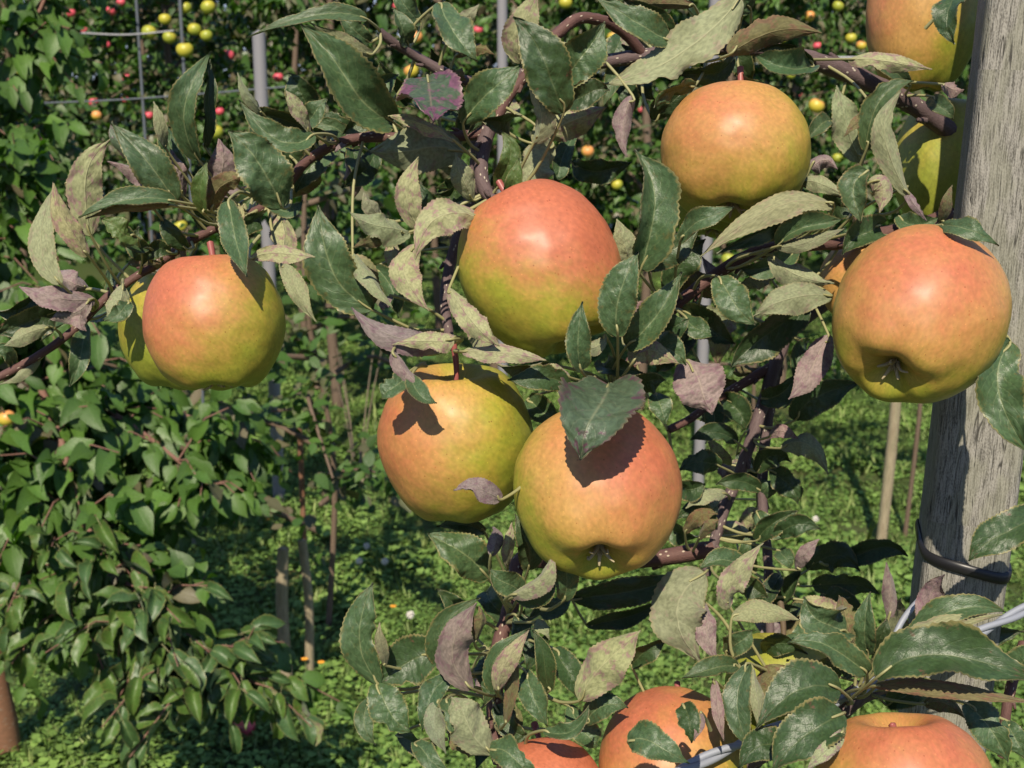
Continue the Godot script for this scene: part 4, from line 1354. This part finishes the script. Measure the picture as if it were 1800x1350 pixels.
	lf("sg", 1322, 1168, 1330, 1220, 1332, 1282, 34, 0.1, 0.7, 10, 0.548)
	lf("gs", 1298, 1172, 1250, 1176, 1198, 1192, 42, 0.4, 0.0, 20, 0.57)
	lf("bg", 1318, 1216, 1350, 1192, 1386, 1170, 46, 0.3, 0.0, 18, 0.565)
	lf("ds", 1482, 1254, 1420, 1290, 1356, 1356, 92, 0.4, 0.0, 18, 0.515, 0.01, 0.0, 0.0, 0.0, 1.3)
	lf("kv", 1482, 1284, 1452, 1320, 1418, 1356, 30, 0.4, 0.0, 22, 0.505)
	lf("ds", 1200, 1238, 1212, 1270, 1216, 1306, 50, 0.2, -0.2, 22, 0.505)
	lf("vs", 1232, 1252, 1230, 1275, 1220, 1302, 20, 0.3, 0.2, 18, 0.503)
	lf("ds", 1832, 898, 1760, 940, 1703, 986, 80, 0.3, -0.1, 22, 0.58, 0.01, 0.0, 0.0, 0.0, 1.3)
	lf("ds", 1480, 988, 1540, 964, 1596, 978, 48, -0.2, 0.0, 16, 0.77)
	lf("ds", 1420, 1002, 1465, 976, 1512, 1004, 58, -0.2, 0.0, 16, 0.77)
	lf("ds", 1428, 1030, 1490, 1026, 1546, 1044, 48, -0.3, 0.0, 16, 0.77)
	lf("ds", 1440, 1052, 1480, 1056, 1524, 1078, 46, -0.3, 0.0, 16, 0.77)
	lf("vd", 1400, 1002, 1416, 972, 1440, 948, 26, 0.0, 0.0, 16, 0.64)
	lf("ds", 1368, 940, 1400, 922, 1442, 930, 42, -0.1, 0.0, 16, 0.65)
	lf("ds", 1330, 950, 1362, 918, 1402, 898, 44, -0.2, 0.0, 16, 0.66)
	lf("bg", 1204, 938, 1230, 908, 1262, 904, 34, 0.2, 0.0, 18, 0.66)
	lf("bv", 1228, 948, 1244, 926, 1264, 914, 24, 0.2, 0.0, 24, 0.655)
	lf("gs", 1278, 1152, 1300, 1128, 1322, 1108, 44, 0.2, 0.0, 18, 0.58)
	lf("gs", 1698, 1236, 1740, 1280, 1772, 1340, 72, 0.2, 0.0, 22, 0.56)
	lf("gs", 1768, 1266, 1786, 1300, 1806, 1336, 46, 0.2, 0.0, 22, 0.57)
	lf("bs", 1624, 1238, 1660, 1236, 1696, 1262, 36, 0.2, 0.0, 22, 0.575)
	lf("vs", 1256, 1196, 1262, 1250, 1272, 1302, 24, 0.2, 0.0, 18, 0.545)
	lf("gs", 1370, 968, 1380, 980, 1390, 1000, 34, 0.2, 0.0, 18, 0.66)
	lf("ds", 1345, 1150, 1370, 1130, 1420, 1150, 50, -0.5, 0.0, 18, 0.60)
	lf("ds", 1290, 1030, 1320, 1030, 1350, 1050, 50, -0.4, 0.0, 18, 0.62)
	lf("ds", 1440, 1180, 1480, 1170, 1520, 1190, 56, -0.6, 0.0, 18, 0.58)
	lf("gs", 1560, 1240, 1610, 1215, 1660, 1230, 50, 0.3, 0.0, 20, 0.60)
	lf("ds", 1700, 1140, 1740, 1120, 1800, 1110, 46, -0.3, 0.0, 20, 0.66)
	lf("gs", 1780, 1180, 1800, 1160, 1830, 1150, 50, 0.2, 0.0, 20, 0.62)
	lf("ds", 1382, 1318, 1340, 1310, 1298, 1352, 64, 0.3, 0.0, 20, 0.53)
	lf("gs", 1410, 1096, 1400, 1130, 1360, 1160, 44, 0.2, 0.0, 20, 0.62)
	# smaller leaves that fill the spurs behind
	var filling := ["gs", "ds", "gs", "sg", "kg", "bg", "ds", "vg"]
	var inner := RandomNumberGenerator.new()
	inner.seed = 19
	var runs := [
		[600, 240, 900, 150, 16, 0.655], [560, 280, 340, 420, 12, 0.675], [300, 440, 120, 560, 8, 0.67], [1000, 110, 1300, 90, 9, 0.675], [820, 260, 790, 560, 11, 0.68],
		[1120, 590, 1420, 440, 13, 0.67], [1370, 640, 1270, 920, 12, 0.72], [880, 1060, 870, 1300, 11, 0.655], [1300, 1080, 1420, 1000, 7, 0.70], [1440, 1200, 1580, 1160, 7, 0.62]]
	for w in runs:
		for k in w[4]:
			var f := inner.randf()
			var x := lerpf(w[0], w[2], f) + inner.randf_range(-60, 60)
			var y := lerpf(w[1], w[3], f) + inner.randf_range(-50, 50)
			var a := inner.randf() * TAU
			var l := inner.randf_range(50, 105)
			var e := Vector2(cos(a), sin(a)) * l
			lf(filling[inner.randi() % filling.size()], x, y, x + e.x * 0.5 + inner.randf_range(-9, 9), y + e.y * 0.5 + inner.randf_range(-9, 9), x + e.x, y + e.y, l * inner.randf_range(0.42, 0.6), inner.randf_range(-0.5, 0.6), inner.randf_range(-0.5, 0.5), 20.0, w[5] + inner.randf_range(-0.015, 0.035), 0.01, inner.randf_range(-0.02, 0.02), inner.randf_range(-0.2, 0.3))


# ---------------------------------------------------------------- apples

# An apple: centre in the photo, radii there, distance; where its stalk end points; where its blush lies; how red, how orange.
func apple(label: String, x: float, y: float, rx: float, ry: float, d: float, axis: Vector3, blush: Vector3, red: float, orange: float, taper := 0.06, stem := 0.020, group := "", ground := Color(0.42, 0.41, 0.040)) -> Node3D:
	var where := at(x, y, d)
	var t := thing("apple", label, "apple", where, group)
	var r := rx / FOCAL * d * 0.96
	var squash := ry / rx
	var out := (EYE - where).normalized()
	var across := Vector3.UP.cross(out).normalized()
	var view := Basis(across, out.cross(across), out)   # so that both are given as the photo shows them
	var up := (view * axis).normalized()
	var side := up.cross(Vector3(0.2, 0.1, 1.0)).normalized()
	var fwd := side.cross(up)
	var bl := (view * blush).normalized()
	var seed_ := x * 0.37 + y * 0.11
	var nu := 150
	var nv := 100
	var v := PackedVector3Array()
	var uv := PackedVector2Array()
	var c := PackedColorArray()
	var ix := PackedInt32Array()
	for j in nv + 1:
		var th := PI * j / nv
		for i in nu + 1:
			var ph := TAU * i / nu
			var q := sin(th)
			var rho := q * (1.0 + taper * cos(th) + 0.03 * sin(th) * sin(th))
			var hh := cos(th) * 1.20 + 0.01
			hh -= 0.52 * exp(-pow(th / 0.33, 2.0))
			var low := PI - th
			hh += 0.42 * exp(-pow(low / 0.36, 2.0))
			var rib := cos(5.0 * ph + seed_) * exp(-pow((low - 0.5) / 0.45, 2.0)) * 0.028
			hh -= rib * 0.8
			rho *= 1.0 + rib * 0.5
			var o := Vector3(cos(ph), 0, sin(ph))
			var bump := 1.0 + 0.035 * noise.get_noise_3d(o.x * 0.9 * q + seed_, hh * 0.9, o.z * 0.9 * q)
			var p := (side * o.x + fwd * o.z) * rho * bump + up * hh * bump * squash
			v.append(p * r)
			uv.append(Vector2(ph / TAU, th / PI))
			# colour: where the sun has coloured the skin, with soft mottling
			var dir := p.normalized()
			var m1 := noise.get_noise_3d(dir.x * 2.2 + seed_, dir.y * 2.2, dir.z * 2.2)
			var m2 := noise.get_noise_3d(dir.x * 16 + seed_, dir.y * 16, dir.z * 16)
			var m3 := noise.get_noise_3d(dir.x * 45, dir.y * 45 + seed_, dir.z * 45)
			var b := dir.dot(bl) + 0.20 * m1 + 0.10 * m2 + 0.12 * m3
			var col := ground.lerp(Color(0.50, 0.385, 0.055), clampf(0.5 + m1 + 0.3 * m2, 0, 1))
			col = col.lerp(Color(0.30, 0.36, 0.045), smoothstep(0.2, -0.8, b) * 0.75)
			col = col.lerp(Color(0.655, 0.352, 0.105), smoothstep(0.40 - orange, 1.25 - orange, b) * 0.95)
			col = col.lerp(Color(0.62, 0.165, 0.088), smoothstep(0.95 - red, 1.85 - red, b) * 0.9)
			col = col * (1.0 + 0.12 * m2 + 0.14 * m3)
			col = col.lerp(Color(0.38, 0.33, 0.055), exp(-pow(th / 0.26, 2.0)) * 0.6)
			col = col.lerp(Color(0.24, 0.18, 0.06), exp(-pow(low / 0.13, 2.0)))
			c.append(col)
	# which way round the skin runs
	var probe := nv / 2 * (nu + 1)
	var hand := signf((v[probe + 1] - v[probe]).cross(v[probe + nu + 1] - v[probe - nu - 1]).dot(v[probe]))
	for j in nv:
		for i in nu:
			var q := j * (nu + 1) + i
			ix.append_array([q, q + 1, q + nu + 1, q + 1, q + nu + 2, q + nu + 1] if hand < 0.0 else [q, q + nu + 1, q + 1, q + 1, q + nu + 1, q + nu + 2])
	var n := PackedVector3Array()
	for j in nv + 1:
		for i in nu + 1:
			var du := v[j * (nu + 1) + (i + 1) % nu] - v[j * (nu + 1) + (i + nu - 1) % nu]
			var dv := v[mini(j + 1, nv) * (nu + 1) + i] - v[maxi(j - 1, 0) * (nu + 1) + i]
			n.append(up if j == 0 else -up if j == nv else du.cross(dv).normalized() * hand)
	var mesh := ArrayMesh.new()
	surface(mesh, v, n, uv, ix, c)
	piece("skin", mesh, t, [M.skin])
	var bottom := up * r * squash * 0.55
	var top := bottom + up * (stem + r * 0.25) + Vector3(rng.randf_range(-1, 1), 0.3, rng.randf_range(-1, 0.2)) * 0.003
	piece("stem", tube(smooth([bottom, bottom.lerp(top, 0.5) + side * 0.0012, top], 5), 0.0012, 0.0018, 8, 0.25), t, [M.stem if red > 0.3 else M.stem_brown])
	# the dried calyx: five curled sepals and a tuft of stamens
	var cal := ArrayMesh.new()
	var root := -up * r * squash * 0.79
	for k in 5:
		var a := TAU * k / 5.0 + seed_
		var o := side * cos(a) + fwd * sin(a)
		add_tube(cal, smooth([root + o * 0.0012, root + o * 0.0030 - up * 0.0030, root + o * 0.0054 - up * 0.0056, root + o * (0.0068 + 0.002 * sin(k * 4.0)) - up * (0.0052 + 0.0014 * cos(k * 3.0))], 4), 0.0012, 0.0004, 6, 0.3)
	for k in 7:
		var a := TAU * k / 7.0 + 1.0
		var o := side * cos(a) + fwd * sin(a)
		add_tube(cal, PackedVector3Array([root, root + o * 0.001 - up * 0.003, root + o * 0.0016 - up * (0.0045 + 0.001 * sin(k * 2.0))]), 0.00035, 0.00022, 5)
	piece("calyx", joined(cal), t, [M.sepal])
	return t


func make_apples() -> void:
	apple("orange-blushed apple hanging at the left on a red stem, in front of a green apple", 377, 570, 123, 118, 0.585, Vector3(-0.02, 1, -0.12), Vector3(-0.7, 0.6, 0.4), 0.82, 0.60, 0.02, 0.014)
	apple("yellow-green apple mostly hidden behind the left-hand orange apple", 318, 582, 106, 102, 0.650, Vector3(0.1, 1, 0.1), Vector3(0, 1, -1), -0.4, -0.5, 0.05)
	apple("red-topped apple in the centre, green below, the uppermost of three", 952, 476, 142, 144, 0.585, Vector3(-0.45, 0.85, -0.25), Vector3(0.3, 0.85, 0.4), 1.05, 0.55, 0.05)
	apple("yellow and orange apple below the centre one, shaded by a small bitten leaf", 802, 780, 137, 134, 0.600, Vector3(-0.03, 1, 0.30), Vector3(-0.85, 0.15, 0.4), 0.55, 0.48, 0.07, 0.022)
	apple("large orange apple with a purple-spotted leaf and its shadow across the top", 1050, 866, 148, 140, 0.560, Vector3(-0.05, 0.86, -0.50), Vector3(0.45, 0.5, 0.6), 0.70, 0.84, 0.06)
	apple("scarred orange apple in front of the wooden post, its dried calyx towards the viewer", 1614, 557, 149, 150, 0.560, Vector3(0.28, 0.70, -0.66), Vector3(0.05, 0.62, 0.75), 0.66, 0.63, 0.05)
	apple("broad orange-yellow apple below the arching branch at the upper right", 1291, 272, 132, 112, 0.610, Vector3(0.0, 0.95, -0.35), Vector3(-0.3, 0.62, 0.65), 0.42, 0.47, 0.04)
	apple("dusky orange apple cut by the top edge, partly behind the wooden post", 1622, 38, 98, 124, 0.690, Vector3(0, 1, -0.1), Vector3(-0.8, 0.35, 0.4), 0.45, 0.75, 0.05)
	apple("yellow-green apple between the arching branch and the post", 1662, 292, 90, 112, 0.720, Vector3(0, 1, -0.2), Vector3(0.2, 0.8, -0.6), -0.5, -0.4, 0.05)
	apple("orange apple at the bottom edge under the folded glossy leaf", 1180, 1352, 130, 128, 0.600, Vector3(0.1, 0.9, -0.45), Vector3(-0.45, 0.6, 0.5), 0.72, 0.72, 0.05)
	apple("apple at the bottom with a red stem in its hollow, below a dark leaf", 1590, 1412, 158, 148, 0.530, Vector3(-0.16, 0.92, 0.22), Vector3(0.15, 0.6, 0.6), 0.72, 0.58, 0.04, 0.004)
	apple("red apple whose top just shows at the bottom edge left of centre", 962, 1412, 108, 100, 0.590, Vector3(-0.1, 0.9, -0.4), Vector3(0.1, 0.9, 0.3), 1.0, 0.9, 0.05)
	apple("bright yellow apple hidden behind leaves at the lower right, only its top showing", 1374, 1222, 100, 104, 0.625, Vector3(-0.02, 1, 0.15), Vector3(0.4, 0.2, -1), -0.4, -0.2, 0.05, 0.024)
	apple("small orange apple mostly hidden behind the scarred apple", 1508, 498, 68, 68, 0.690, Vector3(0, 1, -0.2), Vector3(-0.3, 0.6, 0.7), 0.3, 0.9, 0.05)
	apple("green-yellow apple peeping out beneath the broad upper-right apple", 1258, 330, 88, 86, 0.700, Vector3(0, 1, -0.2), Vector3(0, 0.8, -0.6), -0.4, -0.2, 0.05)


# ---------------------------------------------------------------- apples of the rows behind

func make_far_apples() -> void:
	var ball := ArrayMesh.new()
	var v := PackedVector3Array()
	var n := PackedVector3Array()
	var uv := PackedVector2Array()
	var ix := PackedInt32Array()
	for j in 15:
		var th := PI * j / 14.0
		for i in 21:
			var ph := TAU * i / 20.0
			var q := sin(th) * (1.0 + 0.07 * cos(th))
			v.append(Vector3(cos(ph) * q, cos(th) * 0.92 - 0.3 * exp(-pow(th / 0.35, 2.0)) + 0.2 * exp(-pow((PI - th) / 0.35, 2.0)), sin(ph) * q))
			n.append(Vector3(cos(ph) * sin(th), cos(th), sin(ph) * sin(th)))
			uv.append(Vector2(ph / TAU, th / PI))
	for j in 14:
		for i in 20:
			var q := j * 21 + i
			ix.append_array([q, q + 21, q + 1, q + 1, q + 21, q + 22])
	var kinds := {"yellow": [Color(0.44, 0.40, 0.045), Color(0.30, 0.34, 0.04)], "pink": [Color(0.62, 0.085, 0.115), Color(0.48, 0.12, 0.07)], "orange": [Color(0.66, 0.29, 0.09), Color(0.52, 0.42, 0.05)]}
	var shapes := {}
	for k in kinds:
		var c := PackedColorArray()
		for i in v.size():
			c.append(kinds[k][1].lerp(kinds[k][0], smoothstep(-0.4, 0.5, v[i].y * 0.6 + v[i].z * 0.6 + 0.4 * noise.get_noise_3d(v[i].x * 3, v[i].y * 3, v[i].z * 3))))
		var m := ArrayMesh.new()
		surface(m, v, n, uv, ix, c)
		shapes[k] = m
	var stalk := tube(PackedVector3Array([Vector3(0, 0.6, 0), Vector3(0.05, 0.95, 0), Vector3(0.12, 1.45, 0)]), 0.06, 0.09, 5)
	var rows := [
		["yellow", 262, 57, 13, 5.23, "small yellow apple on the left side of the cluster by the dark uprights"],
		["yellow", 325, 88, 15, 5.18, "lowest apple of the yellow cluster by the dark uprights"],
		["yellow", 366, 13, 13, 5.23, "topmost right-hand apple of the yellow cluster"],
		["yellow", 342, 52, 12, 5.28, "greenish apple in the middle of the yellow cluster"],
		["yellow", 363, 63, 11, 5.28, "right-hand lower apple of the yellow cluster"],
		["yellow", 298, 66, 12, 5.30, "shaded green apple left of the middle of the yellow cluster"],
		["yellow", 326, 14, 11, 5.30, "yellow apple at the top of the cluster beside the dark upright"],
		["yellow", 290, 34, 11, 5.32, "dim yellow-green apple at the upper left of the yellow cluster"],
		["yellow", 53, 179, 13, 4.2, "yellow apple on the lower trellis wire near the left edge"],
		["yellow", 378, 232, 14, 5.0, "yellow apple showing between two curled leaves left of the grey pole"],
		["yellow", 318, 398, 12, 5.0, "yellow apple low behind the left cluster of leaves"],
		["yellow", 30, 126, 8, 5.2, "tiny yellow apple near the left edge above the lower wire"],
		["orange", 633, 341, 12, 4.9, "yellow-orange apple left of the curled leaves at the centre left"],
		["orange", 731, 65, 12, 4.9, "yellow-orange apple between twig leaves at the top centre"],
		["orange", 723, 125, 13, 4.9, "yellow-orange apple just above the purple leaf"],
		["yellow", 836, 222, 9, 5.2, "tiny yellow apple under the twig near the centre top"],
		["orange", 1033, 266, 11, 5.1, "yellow-orange apple between the centre apple and the hanging brown leaf"],
		["yellow", 1085, 325, 10, 5.2, "tiny yellow apple right above the centre apple's shoulder"],
		["yellow", 994, 5, 12, 5.0, "yellow apple at the top edge right of the pale pole"],
		["orange", 1079, 66, 12, 5.0, "yellow-orange apple under the tip of the upright leaf at the top"],
		["yellow", 1473, 11, 10, 5.2, "round yellow apple at the top edge right of the olive leaf"],
		["yellow", 1496, 67, 10, 5.2, "yellow apple above the wire near the purple branch"],
		["orange", 1435, 186, 14, 5.0, "largest yellow-orange apple right of the broad upper apple"],
		["orange", 1424, 29, 10, 5.3, "orange apple above the olive leaf tip at the upper right"],
		["orange", 1376, 66, 10, 5.3, "orange apple half hidden by the olive leaf"],
		["orange", 1514, 80, 9, 5.3, "small orange apple left of the dusky apple"],
		["yellow", 1390, 132, 8, 5.3, "tiny yellow apple below the purple branch's left end"],
		["yellow", 1280, 456, 12, 4.6, "yellow apple beside the dark twig right of centre"],
		["yellow", 1472, 278, 9, 5.2, "tiny yellow apple above the dried brown leaf"],
		["pink", 195, 19, 10, 6.9, "large pink apple near the top edge at the left"],
		["pink", 98, 47, 8, 7.0, "pink apple second from the left near the top edge"],
		["pink", 125, 23, 8, 7.0, "pink apple just above and right of its neighbour at the upper left"],
		["pink", 400, 98, 12, 6.4, "brightest pink apple, alone right of the yellow cluster"],
		["pink", 224, 138, 9, 6.8, "pink apple below the short upper wire"],
		["pink", 165, 180, 9, 6.8, "pink apple just under the lower wire at the left"],
		["pink", 220, 175, 6, 7.2, "tiny pink apple touching the lower wire"],
		["pink", 187, 79, 7, 7.0, "small pink apple left of the short upper wire's middle"],
		["pink", 148, 53, 6, 7.2, "tiny pink apple at the left end of the short upper wire"],
		["pink", 31, 161, 8, 6.9, "pink apple up left of the yellow apple on the wire"],
		["pink", 38, 257, 9, 6.6, "pink apple near the left edge below the lower wire"],
		["pink", 262, 203, 8, 6.8, "pink apple between the lower wire and the tall curled leaf"],
		["pink", 386, 196, 8, 6.7, "pink apple directly right of the tall upright leaf"],
		["pink", 489, 136, 9, 6.6, "pink apple at the right side of the grey pole's top"],
		["pink", 213, 4, 8, 6.9, "pink apple cut by the top edge at the left"],
		["pink", 840, 53, 9, 6.8, "pink apple just left of the pale pole"],
		["pink", 868, 63, 7, 6.9, "small pink apple touching the pale pole"],
		["pink", 698, 11, 8, 6.9, "pink apple at the top edge by the twig's leaf stalks"],
		["pink", 1128, 193, 7, 6.9, "small pink apple right of the hanging brown leaf"],
		["pink", 1081, 212, 9, 6.7, "pink apple left of the hanging brown leaf"],
		["pink", 1455, 78, 8, 6.9, "right one of two pink apples above the purple branch"],
		["pink", 1437, 81, 8, 6.9, "left one of two pink apples above the purple branch"],
		["pink", 1403, 166, 8, 6.8, "pink apple left of the largest yellow-orange far apple"],
		["pink", 60, 322, 8, 6.4, "dull pink apple low at the left edge"],
		["pink", 835, 255, 7, 6.8, "small pink apple under the bend of the centre twig"],
		["orange", 170, 203, 9, 4.6, "two-toned orange apple below the lower wire at the left"],
		["orange", 12, 735, 15, 2.25, "pale orange apple of the left-hand tree at the picture's edge"]]
	for a in rows:
		var o := thing("apple", a[5], "apple", at(a[1], a[2], a[4]))
		var s: float = a[3] / FOCAL * a[4]
		o.scale = Vector3.ONE * s
		o.rotation = Vector3(rng.randf_range(-0.4, 0.4), rng.randf() * TAU, rng.randf_range(-0.4, 0.4)) if a[0] != "pink" else Vector3(0.2, 0, 0.1)
		piece("skin", shapes[a[0]], o, [M.far_skin])
		piece("stem", stalk, o, [M.stem_brown])
	var fallen := thing("apple", "dark red fallen apple lying in the shade below the left tree", "apple", on_ground(430, 1300) + Vector3(0, 0.03, 0))
	fallen.scale = Vector3.ONE * 0.028
	fallen.rotation = Vector3(1.2, 0.4, 0.3)
	piece("skin", shapes.pink, fallen, [M.far_skin])
	piece("stem", stalk, fallen, [M.stem_brown])


func make_small_things() -> void:
	# flowers standing in the sward
	var head := ArrayMesh.new()
	for k in 26:
		var y := 1.0 - 2.0 * (k + 0.5) / 26.0
		var a := k * 2.39996
		var o := Vector3(cos(a) * sqrt(1 - y * y), y, sin(a) * sqrt(1 - y * y))
		add_tube(head, PackedVector3Array([o * 0.3, o * 0.75, o * 1.05]), 0.10, 0.17, 5)
	var petal := ArrayMesh.new()
	for k in 11:
		var a := TAU * k / 11.0
		add_tube(petal, PackedVector3Array([Vector3.ZERO, Vector3(cos(a) * 0.5, 0.25, sin(a) * 0.5), Vector3(cos(a), 0.35, sin(a))]), 0.12, 0.2, 5)
	var white := plain(lin(0.75, 0.70, 0.66), 0.7)
	var orange := plain(lin(0.75, 0.33, 0.03), 0.6)
	var green := plain(lin(0.08, 0.13, 0.03), 0.6)
	var spots := [
		[632, 975, "white clover head, left one of the pair left of the large orange apple"],
		[677, 976, "white clover head, right one of the pair left of the large orange apple"],
		[722, 1073, "small white clover head right of the upright glossy leaf"],
		[1432, 899, "white clover head in the grass left of the post"],
		[474, 903, "orange flower highest of those beside the short stakes"],
		[553, 950, "orange flower just right of the short stakes' tops"],
		[645, 948, "orange flower above the left clover head"],
		[537, 1158, "left orange flower of the pair at the stake's foot"],
		[566, 1164, "right orange flower of the pair at the stake's foot"],
		[492, 1188, "orange flower left of the stake's foot"],
		[692, 1062, "orange flower left of the folded dark leaf"]]
	for s in spots:
		var is_white: bool = s[2].contains("clover")
		var foot := on_ground(s[0], s[1] + 40.0)
		var up := 0.055 if is_white else 0.06
		var o := thing("flower", s[2], "flower", foot, "clover heads in the grass" if is_white else "orange flowers in the grass")
		piece("stem", tube(smooth([Vector3(0, -0.02, 0), Vector3(0.004, up * 0.5, 0), Vector3(0, up, 0)], 4), 0.0014, 0.001, 6), o, [green])
		var shape := head if is_white else petal
		var b := piece("blossom", joined(shape), o, [white if is_white else orange])
		b.position.y = up
		b.scale = Vector3.ONE * (0.0105 if is_white else 0.008)
	# dead stalks left standing
	var dead := plain(lin(0.21, 0.165, 0.12), 0.8)
	for s in [[195, 715, "dry brown stalks standing behind the left-hand green apple", 5], [628, 720, "dry brown stalks left of the yellow and orange apple", 5]]:
		var foot := on_ground(s[0], s[1] + 90)
		var o := thing("dead_stalks", s[2], "dry plant", foot)
		for k in s[3]:
			var lean := Vector3(rng.randf_range(-0.12, 0.12), 0, rng.randf_range(-0.08, 0.08))
			piece("stalk", tube(smooth([lean * 0.2, lean * 0.5 + Vector3(0, 0.22, 0), lean + Vector3(0, rng.randf_range(0.38, 0.5), 0)], 4), 0.0032, 0.0018, 6, 0.3), o, [dead])
